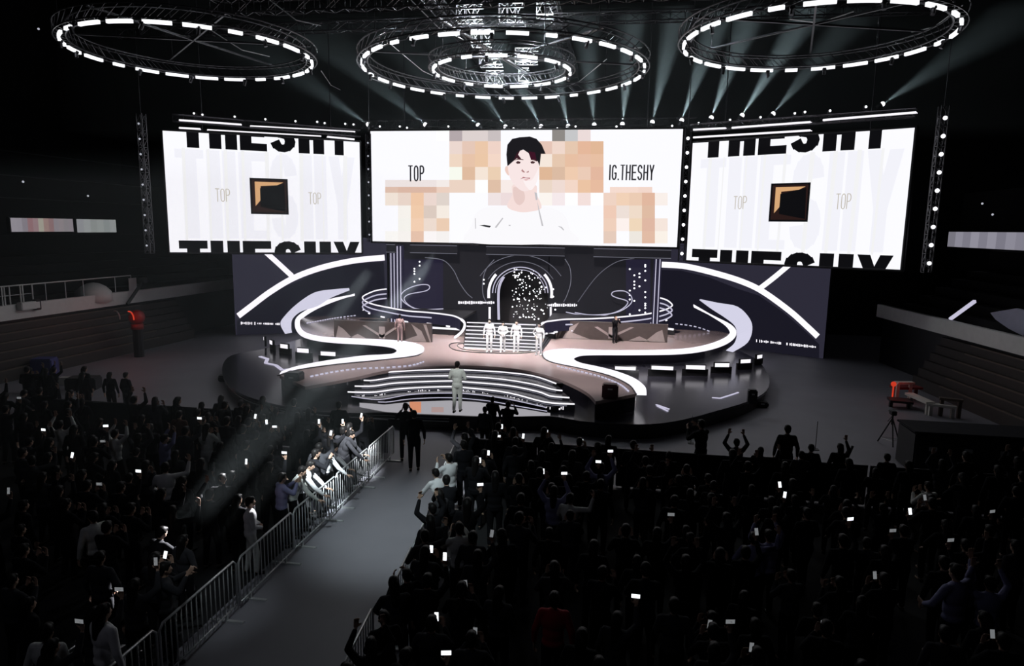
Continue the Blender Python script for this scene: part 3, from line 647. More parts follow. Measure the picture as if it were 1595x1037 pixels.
# balconies -------------------------------------------------------
def z2b(pts): return [(540 + x / 7.975, 430 + y / 7.975) for x, y in pts]
def z3b(pts): return [(840 + x / 7.25, 430 + y / 7.25) for x, y in pts]
def balcony(top, lab, side, hook):
    D = {}
    zB = 2.25; c = [Vector((x, y, 0)) for x, y in top]; c = catmull(c, 4); pts = []
    for i, q in enumerate(c):
        t = i / (len(c) - 1); z = zB if t < hook else zB - (zB - Zs - .05) * ((t - hook) / (1 - hook)) ** 1.3
        pts.append(PC(q.x, q.y, z, 38.4))
    root = empty('balcony_walkway', (pts[len(pts) // 2].x, pts[len(pts) // 2].y, Zs), lab, 'walkway')
    hk = [i for i in range(len(pts)) if i / (len(pts) - 1) <= hook]; m = len(hk)
    A = pts[:m]; b = MB(); b.loft(A, [q - Vector((0, 0, .62)) for q in A]); b.loft([q + Vector((0, .1, -.62)) for q in A], [q + Vector((0, .1, 0)) for q in A]); b.build('fascia', M['cwall2'], root)
    poly = [(q.x, q.y + .05) for q in A] + [(A[-1].x, 38.5), (A[0].x, 38.5)]; b = MB(); b.prism(poly, zB - .14, zB - .03); b.build('deck', M['black'], root)
    b = MB(); b.tube(pts, [.042] * (m) + [.07] * (len(pts) - m), n=6); b.build('edge_light', M['strip2' if 0 else 'strip'], root)
    for dz, f in ((.28, .82), (.55, .5)):
        b = MB(); k = int(m * f); b.tube([q + Vector((0, -.04, -dz)) for q in A[:k]], .04, n=5); b.build('fascia_light', M['strip2'], root)
    b = MB()
    for k in range(int(m * .35), m - 2, max(2, m // 9)): b.tube([A[k] + Vector((0, -.05, -.62)), A[k + 1] + Vector((0, -.05, -.62))], .05, n=5)
    b.build('footlight', M['strip'], root)
    return pts
balcony(z2b([(495, 160), (380, 175), (290, 205), (205, 250), (205, 285), (250, 320), (350, 355), (520, 390), (760, 432), (1000, 450), (1200, 472), (1350, 500), (1450, 560), (1465, 620), (1430, 690), (1345, 762)]), 'looping balcony walkway with three light lines left of the stairs', -1, .78)
balcony(z3b([(1355, 243), (1440, 270), (1500, 320), (1480, 350), (1400, 385), (1200, 430), (900, 462), (600, 480), (300, 487), (140, 505), (60, 520), (5, 560), (-30, 620)]), 'looping balcony walkway with three light lines right of the stairs', 1, .84)
# thin loops of light on stems behind the balconies
for pts, lab in ((z2b([(1215, 425), (1000, 430), (880, 415), (760, 360), (690, 300), (672, 240), (720, 180), (820, 130), (930, 105), (1010, 110), (1030, 145), (990, 180), (900, 200), (790, 220), (730, 250), (715, 290), (760, 350), (850, 400), (980, 415), (1200, 405)]), 'thin looped light tube curling above the left balcony'),
                 (z3b([(300, 405), (420, 430), (560, 450), (700, 445), (850, 410), (950, 360), (1000, 300), (970, 270), (880, 245), (820, 215), (830, 180), (900, 165), (980, 175), (1040, 230), (1040, 300), (960, 370), (860, 412), (720, 432), (560, 436), (400, 410)]), 'thin looped light tube curling above the right balcony')):
    b = MB(); c = catmull([(x, y, 0) for x, y in pts], 4); b.tube([PY(q.x, q.y, 38.2) for q in c], .028, n=5)
    tag(b.build('light_tube', M['strip2']), lab, 'light tube')
# patterned panels under the balconies
for x0, x1, tri, lab in ((520, 672, -1, 'brown angular-patterned panel wall under the left balcony'), (868, 1040, 1, 'brown angular-patterned panel wall under the right balcony')):
    Yp = P((x0 + x1) / 2, 531, Zs).y + .2; pan = Panel((PY(x0, 520, Yp).x, Yp, 0), (1, 0, 0)); W_ = PY(x1, 520, Yp).x - PY(x0, 520, Yp).x
    root = empty('panel_wall', (pan.O.x + W_ / 2, Yp, Zs), lab, 'panel wall'); h = .95
    b = MB(); b.box(pan.at(W_ / 2, Zs + h / 2, -.1), (W_, .18, h)); b.build('wall_panel', M['panel'], root)
    b = MB(); S = lambda u, v: (u * W_, Zs + v * h)
    f = (lambda u: u) if tri < 0 else (lambda u: 1 - u)
    for q in ([(.02, .02), (.2, .02), (.1, .55), (.05, .7)], [(.33, .8), (.50, .28), (.50, .12), (.30, .78)], [(.63, .75), (.50, .28), (.50, .12), (.66, .72)], [(.47, .75), (.53, .75), (.53, .1), (.47, .1)], [(.70, .02), (.95, .02), (.9, .6), (.80, .95), (.86, .35)], [(.92, .95), (.95, .95), (1, .0), (.985, .0)], [(.15, .03), (.35, .03), (.25, .3)]):
        put(b, pan, [[S(f(u), v) for u, v in q]], .012)
    b.build('angular_inlay', M['panel2'], root)
for x0, x1, y, lab in ((672, 718, 512, 'low curved rail with white lights at the left foot of the stairs'), (846, 865, 518, 'low rail with a white light at the right foot of the stairs'), (1026, 1050, 512, 'low rail with a white light at the right end of the patterned panels')):
    a, c = P(x0, y + 8, Zs), P(x1, y + 10, Zs); root = empty('light_rail', a, lab, 'rail'); b = MB(); b.bar(a + Vector((0, 0, .16)), c + Vector((0, 0, .16)), .1, .3); b.build('base', M['black'], root)
    b = MB(); b.bar(a + Vector((.05, -.06, .36)), c + Vector((-.05, -.06, .33)), .08, .1); b.build('lamp', M['strip'], root)

# monitor cases ---------------------------------------------------
def case(px, py, w_, d, h, z, lab, m='black', rz=0):
    p = P(px, py, z); root = empty('stage_monitor', (p.x, p.y, z), lab, 'speaker', None, rz); R = Matrix.Rotation(rz, 3, 'Z')
    b = MB(); b.box(p + Vector((0, 0, h / 2)), (w_, d, h), R, bev=.05); b.build('cabinet', M[m], root)
    b = MB(); b.box(p + R @ Vector((0, d / 2 + .01, 0)) + Vector((0, 0, h / 2)), (w_ * .85, .02, h * .85), R, bev=.008); b.build('grille', M['cgrey'], root)
    b = MB(); b.box(p + R @ Vector((0, -d / 2 - .01, 0)) + Vector((0, 0, h * .7)), (w_ * .3, .02, .05), R); b.build('handle', M['steel'], root)
case(950, 620, .56, .4, .52, Zs, 'dark red-black speaker case on the right front tail of the stage', 'boxred')
case(459, 603, .62, .5, .6, Zs - .3, 'black speaker case at the left front tail of the stage')
case(1171, 628, .34, .3, .55, Zl, 'small black speaker on the right rim of the low deck')
case(1186, 633, .5, .4, .22, 0.0, 'low black wedge on the floor right of the low deck')
for i, x in enumerate((380, 389, 397)):
    p = P(x, 632, 0); root = empty('deck_prop', p, ['leftmost', 'middle', 'rightmost'][i] + ' of the three short black props under the left rim of the low deck', 'prop', 'props under the low deck')
    b = MB(); b.tube([p + Vector((0, 0, .03)), p + Vector((0, 0, .44))], .07, n=10); b.build('post', M['black'], root); b = MB(); b.box(p + Vector((0, 0, .015)), (.28, .28, .03)); b.build('foot', M['black'], root)

# ---------------------------------------------------------------- ceiling rig
RZ = 14.0
def ring(cx, cy, r, nb, frac, lab, skip=(), spokes=8, zc=RZ, fix=12):
    root = empty('ring_truss', (cx, cy, zc), lab, 'ring truss', 'lit ring trusses under the ceiling')
    b = MB(); N = 64
    for rr, z in ((r - .22, 0), (r + .22, 0), (r - .22, .45), (r + .22, .45)):
        b.tube([(cx + rr * cos(2 * pi * i / N), cy + rr * sin(2 * pi * i / N), zc + z) for i in range(N)], .03, closed=True, n=5)
    for i in range(N):
        a0, a1 = 2 * pi * i / N, 2 * pi * (i + 1) / N; q = lambda a, d, z: (cx + (r + d) * cos(a), cy + (r + d) * sin(a), zc + z)
        b.bar(q(a0, -.22, 0), q(a1, -.22, .45), .02); b.bar(q(a0, .22, 0), q(a1, .22, .45), .02); b.bar(q(a0, -.22, 0), q(a1, .22, 0), .02)
    b.build('truss_ring', M['trussdark'], root)
    b = MB()
    for k in range(3):
        a = pi * k / 3 + .3; b.bar((cx - r * cos(a), cy - r * sin(a), zc + .5), (cx + r * cos(a), cy + r * sin(a), zc + .5), .07)
    b.build('cross_brace', M['trussdark'], root)
    for i in range(nb):
        if i in skip: continue
        a = 2 * pi * (i + .5) / nb; da = pi / nb * frac * (random.uniform(.93, 1.0) if i % 5 else .5)
        b = MB(); pts = [(cx + (r + .02) * cos(a + da * t), cy + (r + .02) * sin(a + da * t), zc - .10) for t in (-1, -.5, 0, .5, 1)]
        for p, q in zip(pts, pts[1:]): b.bar(p, q, .10, .12)
        b.build('light_bar', M['bar'], root)
    for k in range(fix):
        a = 2 * pi * (k + random.random() * .5) / fix; c = Vector((cx + r * cos(a), cy + r * sin(a), zc - .15)); b = MB()
        b.box(c, (.16, .16, .1), bev=.02); b.tube([c + Vector((0, 0, -.04)), c + Vector((random.uniform(-.08, .08), random.uniform(-.08, .08), -.22))], .07, n=8); b.build('spot_head', M['trussdark'], root)
    for k in range(4):
        a = pi / 4 + k * pi / 2; p = (cx + r * cos(a), cy + r * sin(a), zc + .45); b = MB(); b.tube([p, (p[0], p[1], 22)], .02, n=4); b.build('hanging_cable', M['trussdark'], root)
    return root
ring(-17.95, 27.16, 4.70, 23, .78, 'lit ring truss hanging above the left display')
ring(-5.6, 31.35, 6.20, 31, .68, 'large outer lit ring truss above the portrait screen')
ring(-5.7, 31.45, 3.06, 15, .72, 'small inner lit ring truss nested inside the central ring', zc=14.0, fix=6)
ring(6.53, 27.56, 4.56, 23, .78, 'lit ring truss hanging above the right display')
def truss(a, c, s=.35, lab='', m='truss', step=None, group=None, name='box_truss', build=True):
    a, c = Vector(a), Vector(c); d = c - a; L = d.length; t = d.normalized(); up = Vector((0, 0, 1)) if abs(t.z) < .9 else Vector((0, 1, 0)); sx = t.cross(up).normalized(); up = sx.cross(t)
    b = MB(); q = lambda k, i, j: a + t * k + sx * (i * s / 2) + up * (j * s / 2)
    for i, j in ((-1, -1), (-1, 1), (1, 1), (1, -1)): b.tube([q(0, i, j), q(L, i, j)], .028, n=5)
    n = max(1, int(L / (step or s * 1.2))); st = L / n
    for k in range(n):
        for (i0, j0), (i1, j1) in (((-1, -1), (-1, 1)), ((-1, 1), (1, 1)), ((1, 1), (1, -1)), ((1, -1), (-1, -1))):
            e = k % 2; b.bar(q(k * st, *((i0, j0) if e else (i1, j1))), q((k + 1) * st, *((i1, j1) if e else (i0, j0))), .022); b.bar(q(k * st, i0, j0), q(k * st, i1, j1), .02)
    o = b.build(name, M[m]); tag(o, lab, 'truss', group); return o
# short bright trusses and hoists in the middle
hst = [(712, 752, 22, 16.2), (778, 815, 20, 16.2), (836, 862, 14, 16.2), (735, 765, 60, 15.4), (748, 783, 92, 15.0), (803, 838, 88, 15.0), (758, 785, 122, 14.5), (808, 824, 118, 14.5)]
lb = ['upper left', 'upper middle', 'upper right', 'left, just above the inner ring', 'left, inside the inner ring', 'right, inside the inner ring', 'lower left, inside the inner ring', 'lower right, inside the inner ring']
for (x0, x1, y, z), l_ in zip(hst, lb):
    a, c = P(x0, y, z), P(x1, y, z); o = truss((a.x, a.y, z), (c.x, c.y - .0, z), .62, 'short brightly lit truss piece over the stage, ' + l_, 'truss', .3, 'short lit trusses in the middle of the rig', 'short_truss')
    light('rig_fill_light', 'POINT', ((a.x + c.x) / 2 + .2, a.y - .9, z - .5), 150, (.9, .97, 1), size=.08)  # added point lamp that brightens this truss piece
truss((-8.3, 16, 16.4), (-8.3, 44, 16.4), .5, 'long dark truss running over the stage, left of centre', 'trussdark', .6)
truss((-3.4, 16, 16.4), (-3.4, 44, 16.4), .5, 'long dark truss running over the stage, right of centre', 'trussdark', .6)
truss((-16, 25.6, 15.2), (4, 25.6, 15.2), .5, 'long dark truss crossing above the central ring', 'trussdark', .6)
truss((-24, 30.5, 15.8), (12.5, 30.5, 15.8), .4, 'long dark truss crossing behind the three rings', 'trussdark', .6)
for k, (x, y, z) in enumerate(((-10.5, 30, 15), (-1, 28.5, 15), (-14, 33.5, 14.6), (2.6, 33.8, 14.6))):
    light('rig_fill_light', 'POINT', (x, y, z), 16, (.8, .95, 1), size=.1)  # added point lamps, no fixture, brightening the dark rig
cab = [((640, 0), (722, 62)), ((560, 100), (600, 130)), ((840, 128), (900, 150)), ((870, 140), (945, 92)), ((420, 0), (500, 40)), ((500, 110), (530, 140)), ((1420, 50), (1500, 8)), ((1230, 30), (1330, 18)), ((330, 48), (420, 88)), ((610, 70), (700, 130)), ((935, 60), (1000, 74))]
for k, ((x0, y0), (x1, y1)) in enumerate(cab):
    b = MB(); a, c = P(x0, y0, 15.2), P(x1, y1, 14.6); b.tube([a, (a + c) / 2 - Vector((0, 0, .25)), c], .022, n=4); tag(b.build('rig_cable', M['truss']), 'thin slack cable among the ceiling trusses', 'cable', 'slack cables among the ceiling trusses')

# back truss carrying the beam lights -----------------------------
BY = 38.6
truss((-15.2, BY, 12.75), (3.6, BY, 12.75), .4, 'dark truss along the top of the central display carrying beam lights', 'trussdark', .5)
def fixture(p, d, lab, k=1.0, cat='beam light', name='beam_light', group='beam lights along the top of the displays', m='bulb'):
    p = Vector(p); d = Vector(d).normalized(); root = empty(name, p - Vector((0, 0, .3 * k)), lab, cat, group)
    b = MB(); b.box(p - Vector((0, 0, .25 * k)), (.34 * k, .34 * k, .12 * k), bev=.02); b.build('base', M['trussdark'], root)
    b = MB()
    for s in (-1, 1): b.bar(p + Vector((s * .19 * k, 0, -.22 * k)), p + Vector((s * .19 * k, 0, .04 * k)), .05 * k)
    b.build('yoke', M['trussdark'], root)
    b = MB(); b.tube([p - d * .2 * k, p - d * .14 * k, p + d * .16 * k, p + d * .2 * k], [.08 * k, .13 * k, .13 * k, .12 * k], n=12); b.build('head', M['trussdark'], root, True)
    b = MB(); b.sphere(p + d * .17 * k + Vector((0, -.05 * k, 0)), .125 * k, 6); b.build('lens', M[m], root, True)
    return root
M['haze'] = bpy.data.materials.new('stage_haze'); M['haze'].use_nodes = True; nt = M['haze'].node_tree; nt.nodes.clear()
o_ = nt.nodes.new('ShaderNodeOutputMaterial'); v_ = nt.nodes.new('ShaderNodeVolumeScatter'); v_.inputs['Color'].default_value = (.8, .93, .95, 1); v_.inputs['Density'].default_value = .03; nt.links.new(v_.outputs[0], o_.inputs['Volume'])
b = MB(); b.box((-3.5, 40.0, 15.7), (60, 6.0, 6.8)); o = tag(b.build('haze', M['haze']), 'thin haze hanging over the displays where the beams cross', 'haze', kind='stuff')
beams = [((577, 196), (530, 165), 50), ((666, 197), (600, 140), 110), ((748, 198), (700, 150), 90), ((790, 201), (750, 145), 110), ((845, 201), (812, 140), 150), ((886, 201), (872, 140), 160), ((926, 199), (921, 140), 110), ((969, 198), (974, 140), 260), ((1015, 195), (1032, 120), 260), ((1060, 192), (1082, 130), 230), ((1106, 188), (1130, 125), 200), ((1153, 184), (1200, 110), 200), ((1201, 181), (1235, 140), 60), ((1370, 165), (1430, 125), 45)]
nmz = ['left end', 'second from the left end', 'third from the left end', 'fourth from the left end', 'above the hair in the portrait, left of it', 'just right of the portrait', 'over the right shoulder of the portrait', 'with a strong upright beam', 'with a strong beam leaning slightly right', 'above the right edge of the central display', 'at the left corner of the right display', 'second along the right display', 'third along the right display, with a faint beam', 'far right, alone above the right display']
for (a, c, e), l_ in zip(beams, nmz):
    p = PY(a[0], a[1], BY - .1); q = PY(c[0], c[1], BY + .8); d = (q - p).normalized()
    fixture(p, d, 'beam light on the display truss, ' + l_)
    light('beam_lamp', 'SPOT', p + d * .32, e * 40, (.8, .95, 1), p + d * 5, .03, 19, 1)
for i, (x, y) in enumerate([(305, 178), (318, 180), (367, 183), (415, 187), (461, 190), (494, 191), (506, 193), (538, 194), (550, 195), (592, 197), (624, 197), (635, 199), (699, 197), (800, 200), (833, 200), (868, 200), (897, 197), (960, 197), (1047, 196), (1092, 193), (1140, 188), (1187, 184), (1240, 178), (1256, 176), (1295, 174), (1350, 168)]):
    if x < 565: p = PL.w(x, y, .3)
    elif x > 1075: p = PR.w(x, y, .3)
    else: p = PY(x, y, BY - .3)
    fixture(p, (random.uniform(-.3, .3), -1, -.15), 'small white spotlight on the rig above the displays', .42, 'spotlight', 'spotlight', 'small spotlights above the displays')
# light bars above the side displays
for pan, segs, lab in ((PL, [((279, 187), (376, 194)), ((390, 196), (553, 205)), ((279, 199), (312, 201)), ((323, 202), (500, 212)), ((510, 213), (552, 217))], 'left'), (PR, [((1080, 202), (1130, 199.5)), ((1140, 199), (1262, 190)), ((1282, 187), (1427, 175)), ((1080, 214), (1262, 203))], 'right')):
    fr = Panel(pan.O + pan.n * .55, pan.u); x0, x1 = (268, 562) if lab == 'left' else (1074, 1425); y0, y1 = (180, 205) if lab == 'left' else (196, 172)
    truss(fr.w(x0, y0 + 2, -.3), fr.w(x1, y1 + 2, -.3), .35, 'dark truss along the top of the %s display' % lab, 'trussdark', .5)
    for k, (a, c) in enumerate(segs):
        b = MB(); p, q = fr.w(*a), fr.w(*c); b.tube([p, q], .05 if k % 2 == 0 or lab == 'right' else .035, n=6)
        for e in (p, q): b.bar(e, e - fr.n * .25, .03)
        tag(b.build('light_tube', M['strip']), 'thin white light tube above the %s display, %s' % (lab, ['topmost, outer piece', 'topmost, inner piece', 'lower piece nearest the outer corner', 'lower long piece', 'lower piece at the inner corner'][k] if lab == 'left' else ['topmost, at the inner corner', 'topmost, middle piece', 'topmost, outer piece', 'lower long piece'][k]), 'light tube')
# light columns
def column(pts, Y, lab, m, pan=None):
    ws = [(pan.w(x, y) if pan else PY(x, y, Y)) for x, y in pts]; top = ws[0] + Vector((0, 0, .5)); bot = ws[-1] - Vector((0, 0, .4)); mid = sum((q for q in ws), Vector()) / len(ws); top.x = bot.x = mid.x; top.y = bot.y = mid.y + .3
    root = empty('light_column', (mid.x, mid.y + .3, bot.z), lab, 'light column')
    o = truss(bot, top, .3, '', 'trussdark', .4); o.name = 'truss_post'
    for k in ('label', 'category'):
        if k in o: del o[k]
    o.parent = root; o.matrix_parent_inverse = Matrix.Translation(-root.location)
    for q in ws: b = MB(); b.sphere((mid.x, mid.y + .1, q.z), .085 if m == 'bulb' else .05, 6); b.build('bulb', M[m], root, True)
    b = MB(); b.tube([top, (top.x, top.y, 22)], .02, n=4); b.build('hanging_cable', M['trussdark'], root)
column([(571 + i * .6, 222 + i * 20.5) for i in range(8)], 37.8, 'bulb column between the left and central displays', 'bulbdim')
column([(1072 - i * 1.2, 215 + i * 22.5) for i in range(9)], 37.8, 'bulb column between the central and right displays', 'bulb')
column([(213 + i * 1.75, 192 + i * 23.8) for i in range(9)], 31.2, 'faint bulb column left of the left display', 'bulbdim')
column([(1474 - i * 3.1, 183 + i * 28.4) for i in range(9)], 31.2, 'bright bulb column right of the right display', 'bulb')
# hangers for the displays
for x, y, z in ((-12.5, 38.25, 12.4), (1.0, 38.25, 12.4), (-22.2, 33.95, 11.8), (-16.5, 37.25, 11.8), (4.9, 37.3, 11.7), (10.8, 33.85, 11.7)):
    b = MB(); b.tube([(x, y, z - .1), (x, y, 22)], .03, n=5); tag(b.build('hanging_cable', M['trussdark']), 'dark steel cable holding up a display', 'cable', 'cables holding up the displays')

b = MB(); b.box((-12.2, 15.5, 4.2), (13.4, 9, 8.2)); M['haze2'] = M['haze'].copy(); M['haze2'].node_tree.nodes['Volume Scatter'].inputs['Density'].default_value = .007
M['haze2'].node_tree.nodes['Volume Scatter'].inputs['Anisotropy'].default_value = .6
tag(b.build('haze', M['haze2']), 'thin haze over the left crowd crossed by slanting light shafts', 'haze', kind='stuff')
for (sx, sy), (tx, ty), e in (((930, 135), (35, 1090), 750000), ((775, 150), (150, 1000), 420000), ((860, 140), (230, 1000), 220000)):
    light('shaft_lamp', 'SPOT', P(sx, sy, 13.7), e, (.95, .96, 1), P(tx, ty, 0), .03, 1.5, 1)
# ---------------------------------------------------------------- side stands
def stand(xa, ya, xb, yb, sgn, lab, label2):
    a, c = Vector((xa, ya, 0)), Vector((xb, yb, 0)); t = (c - a).normalized(); n = Vector((t.y, -t.x, 0)); n = n if n.x * sgn < 0 else -n   # n points to the arena
    root = empty('side_balcony', (a + c) / 2, lab, 'balcony')
    def bx(off, z0, z1, th, m, nm, s0=0, s1=1):
        p = a.lerp(c, s0) + n * off; q = a.lerp(c, s1) + n * off; b = MB(); R = Matrix((t, Vector((0, 0, 1)).cross(t), Vector((0, 0, 1)))).transposed()
        b.box((p + q) / 2 + Vector((0, 0, (z0 + z1) / 2)), ((q - p).length, th, z1 - z0), R); return b.build(nm, M[m], root)
    bx(0, 2.52, 3.2, .25, 'band', 'parapet'); bx(-2.1, 2.5, 2.7, 4.0, 'black', 'floor_slab'); bx(-.4, 0, 2.5, .3, 'black', 'lower_wall')
    for k in range(6):
        bx(-.1 + k * .22, 0, 2.35 - .36 * k, .2, 'seat', 'seating_tier', .12, .72); bx(-.02 + k * .22, 2.30 - .36 * k, 2.36 - .36 * k, .06, 'seatedge', 'tier_edge', .16, .62)
    for k in range(5): bx(-1.6 - k * .8, 2.7, 3.3 + .45 * k, .7, 'wallside', 'seating_row')
    bx(-5.6, 2.7, 6.2, .3, 'wallside', 'upper_wall')
    return a, c, t, n
aL, cL, tL, nL = stand(-27.7, 16, -26.6, 46, -1, 'left side balcony with a pale parapet above dark retracted seating', '')
aR, cR, tR, nR = stand(16.3, 18, 13.95, 39.6, 1, 'right side balcony with a pale parapet above dark retracted seating', '')
# railing on the left parapet
root = empty('balcony_railing', (-27.5, 24, 3.2), 'pale metal railing with glass bays on the left balcony parapet', 'railing')
def onL(px, z):   # point on the left parapet line at this column
    d = ray(px, 450); s = None; x0, y0 = aL.x, aL.y; tx, ty = tL.x, tL.y; den = d.x * ty - d.y * tx; k = (x0 * ty - y0 * tx) / den; return Vector((d.x * k, d.y * k, z))
xs = [-60, -30, 2, 6, 14, 31, 35, 50, 71, 102, 130, 180, 205]
for i, x in enumerate(xs): b = MB(); p = onL(x, 3.2); b.tube([p, p + Vector((0, 0, .85))], .035 if x < 55 else .02, n=5); b.build('post', M['band' if x < 55 else 'steel'], root)
b = MB(); b.tube([onL(-60, 4.05), onL(205, 4.05)], .03, n=5); b.build('top_rail', M['band'], root)
b = MB(); b.tube([onL(-60, 3.62), onL(50, 3.62)], .02, n=5); b.build('middle_rail', M['steel'], root)
b = MB(); p = onL(35, 3.1) + nL * .25; b.box(p, (.3, 1.0, .35), bev=.03); tag(b.build('junction_box', M['band']), 'pale box fixed on the left balcony parapet below the railing', 'box')
b = MB(); p = onL(48, 3.1) + nL * .25; b.box(p, (.25, .3, .5), bev=.03); tag(b.build('speaker_box', M['black']), 'small black box beside the pale box on the left parapet', 'box')
p = onL(158, 3.2) - nL * .5; b = MB(); b.tube([p + Vector((0, 0, -.4)), p + Vector((0, 0, .1)), p + Vector((0, 0, .38)), p + Vector((0, 0, .55)), p + Vector((0, 0, .6))], [.9, .85, .6, .3, .02], n=18); tag(b.build('dome_cover', M['band'], None, True), 'pale domed cover behind the left balcony railing', 'cover')
a, c = onL(184, 2.55) + nL * .5, onL(212, 3.75) + nL * .5; b = MB(); b.tube([a, c], .09, n=6); b.box(c, (.3, .3, .3)); tag(b.build('leaning_pole', M['black']), 'black pole leaning across the left parapet', 'pole')
p = onL(201, 3.2); b = MB(); b.prism([(p.x, p.y), (p.x + .1, p.y - .1), (p.x + .1, p.y + .5), (p.x, p.y + .6)], 3.2, 3.9); tag(b.build('flag', M['band']), 'small pale flag at the far end of the left railing', 'flag')
# things on the right balcony
def onR(px, z, off=0): d = ray(px, 480); a_ = aR - nR * off; den = d.x * tR.y - d.y * tR.x; k = (a_.x * tR.y - a_.y * tR.x) / den; return Vector((d.x * k, d.y * k, z))
def zat(px, py, q): d = ray(px, py); return CH + d.z * hypot(q.x, q.y) / hypot(d.x, d.y)
a = onR(1482, 3.2, .4); c = onR(1517, 3.2, .4); a.z = zat(1482, 497, a); c.z = zat(1517, 469, c); b = MB(); b.bar(a, c, .12); tag(b.build('light_tube', M['strip2']), 'slanting white light tube above the right balcony parapet', 'light tube')
b = MB(); q = []
for x, y in [(1543, 487), (1583, 480), (1600, 484), (1600, 524), (1575, 512), (1553, 498)]: p = onR(x, 0, .6); p.z = zat(x, y, p); q.append(p)
b.add(q + [p - nR * .1 for p in q], [tuple(range(6)), tuple(range(11, 5, -1))] + [(i, (i + 1) % 6, 6 + (i + 1) % 6, 6 + i) for i in range(6)]); tag(b.build('hanging_sheet', mat('pale_lilac_sheet', (.42, .42, .55), .7, noise=.1)), 'pale lilac angular sheet at the right end of the right balcony', 'sheet')
# ribbon boards
def board(X, xs_, y0, y1, cols, lab, facing):
    def q(px, py): d = ray(px, py); return CAM + d * (X / d.x)
    a, c = q(xs_[0], y0), q(xs_[1], y0); zb_ = q(xs_[0], y1).z; zt_ = q(xs_[0], y0).z; z0, z1 = min(zb_, zt_), max(zb_, zt_)
    root = empty('ribbon_board', (X, (a.y + c.y) / 2, z0), lab, 'display'); b = MB(); b.box((X + .12 * (-1 if facing > 0 else 1), (a.y + c.y) / 2, (z0 + z1) / 2), (.2, abs(a.y - c.y) + .1, z1 - z0 + .1)); b.build('housing', M['black'], root)
    b = MB(); n = len(cols)
    for i, col in enumerate(cols):
        ya, yb = a.y + (c.y - a.y) * i / n, a.y + (c.y - a.y) * (i + 1) / n; vs = [(X, ya, z0), (X, yb, z0), (X, yb, z1), (X, ya, z1)]; b.add(vs, [(0, 1, 2, 3)], 0, lin(col))
    b.build('display', M['led1'], root)
board(-33, (16, 113), 339, 361, '8c8890 8a868e 7d7880 86686c 8a7478 979489 8c7672 80686a 7f7a80 837c80 7c787c 7e787e'.split(), 'long pinkish grey ribbon board on the left stand', 1)
board(-33, (119, 180), 341, 362, '84868a 8a8e8f 808584 868b8a 7d8383 878b8c'.split(), 'short grey ribbon board right beside the pinkish one', 1)
board(20.2, (1478, 1600), 361, 384, '76747e 8a8894 7c7a86 908e9a 7e7c88 8e8c98 7a7884 8a8894 807e8a'.split(), 'grey lilac ribbon board on the right stand', -1)
for (x, y), lab in (((36, 283), 'tiny dim lamp high on the left stand'), ((137, 305), 'tiny dim lamp above the left ribbon board'), ((1530, 317), 'tiny dim upright lamp high on the right stand'), ((1546, 334), 'tiny dim round lamp above the right ribbon board'), ((60, 45), 'tiny dim lamp at the top left of the arena')):
    X = -32.8 if x < 700 else 20; d = ray(x, y); p = CAM + d * (X / d.x); b = MB(); b.sphere(p, .06, 5); b.bar(p + Vector((.05 if X > 0 else -.05, 0, 0)), p + Vector((.3 if X > 0 else -.3, 0, 0)), .05, mi=1); tag(b.build('wall_lamp', [M['bulbdim'], M['black']]), lab, 'lamp')
b = MB()
for y, z in ((24, 9.4), (24, 10.7), (24, 8.2)): b.tube([(-33.5, 18, z), (-33.0, 44, z)], .03, n=4)
tag(b.build('stand_railing', M['trussdark']), 'faint long rails high along the left stand', 'railing')
for sx, X in ((-1, -33.6), (1, 20.6)):
    b = MB(); b.box((X, 32, 7.2), (.5, 32 if sx < 0 else 28, 4.6)); tag(b.build('stand_fascia', M['wallside']), 'dark fascia of the %s upper stand behind the ribbon board' % ('left' if sx < 0 else 'right'), 'stand')

# ---------------------------------------------------------------- people
def capsule(bm, p0, r0, p1, r1, n=10):
    p0, p1 = Vector(p0), Vector(p1); d = p1 - p0; L = d.length; t = d.normalized() if L > 1e-6 else Vector((0, 0, 1))
    a = t.cross(Vector((0, 0, 1)) if abs(t.z) < .9 else Vector((1, 0, 0))).normalized(); c = t.cross(a); rings = []
    for th in (-60, -30): rings.append((p0 + t * r0 * sin(radians(th)), r0 * cos(radians(th))))
    rings += [(p0, r0), (p1, r1)]
    for th in (30, 60): rings.append((p1 + t * r1 * sin(radians(th)), r1 * cos(radians(th))))
    vs = [[bm.verts.new(q + (a * cos(2 * pi * k / n) + c * sin(2 * pi * k / n)) * r) for k in range(n)] for q, r in rings]
    for A, B_ in zip(vs, vs[1:]):
        for k in range(n): bm.faces.new((A[k], A[(k + 1) % n], B_[(k + 1) % n], B_[k]))
    e0, e1 = bm.verts.new(p0 - t * r0), bm.verts.new(p1 + t * r1)
    for k in range(n): bm.faces.new((e0, vs[0][(k + 1) % n], vs[0][k])); bm.faces.new((e1, vs[-1][k], vs[-1][(k + 1) % n]))
def ellipsoid(bm, c, r, R=None):
    g = bmesh.ops.create_uvsphere(bm, u_segments=14, v_segments=10, radius=1)
    for v in g['verts']:
        q = Vector((v.co.x * r[0], v.co.y * r[1], v.co.z * r[2])); v.co = (R @ q if R else q) + Vector(c)
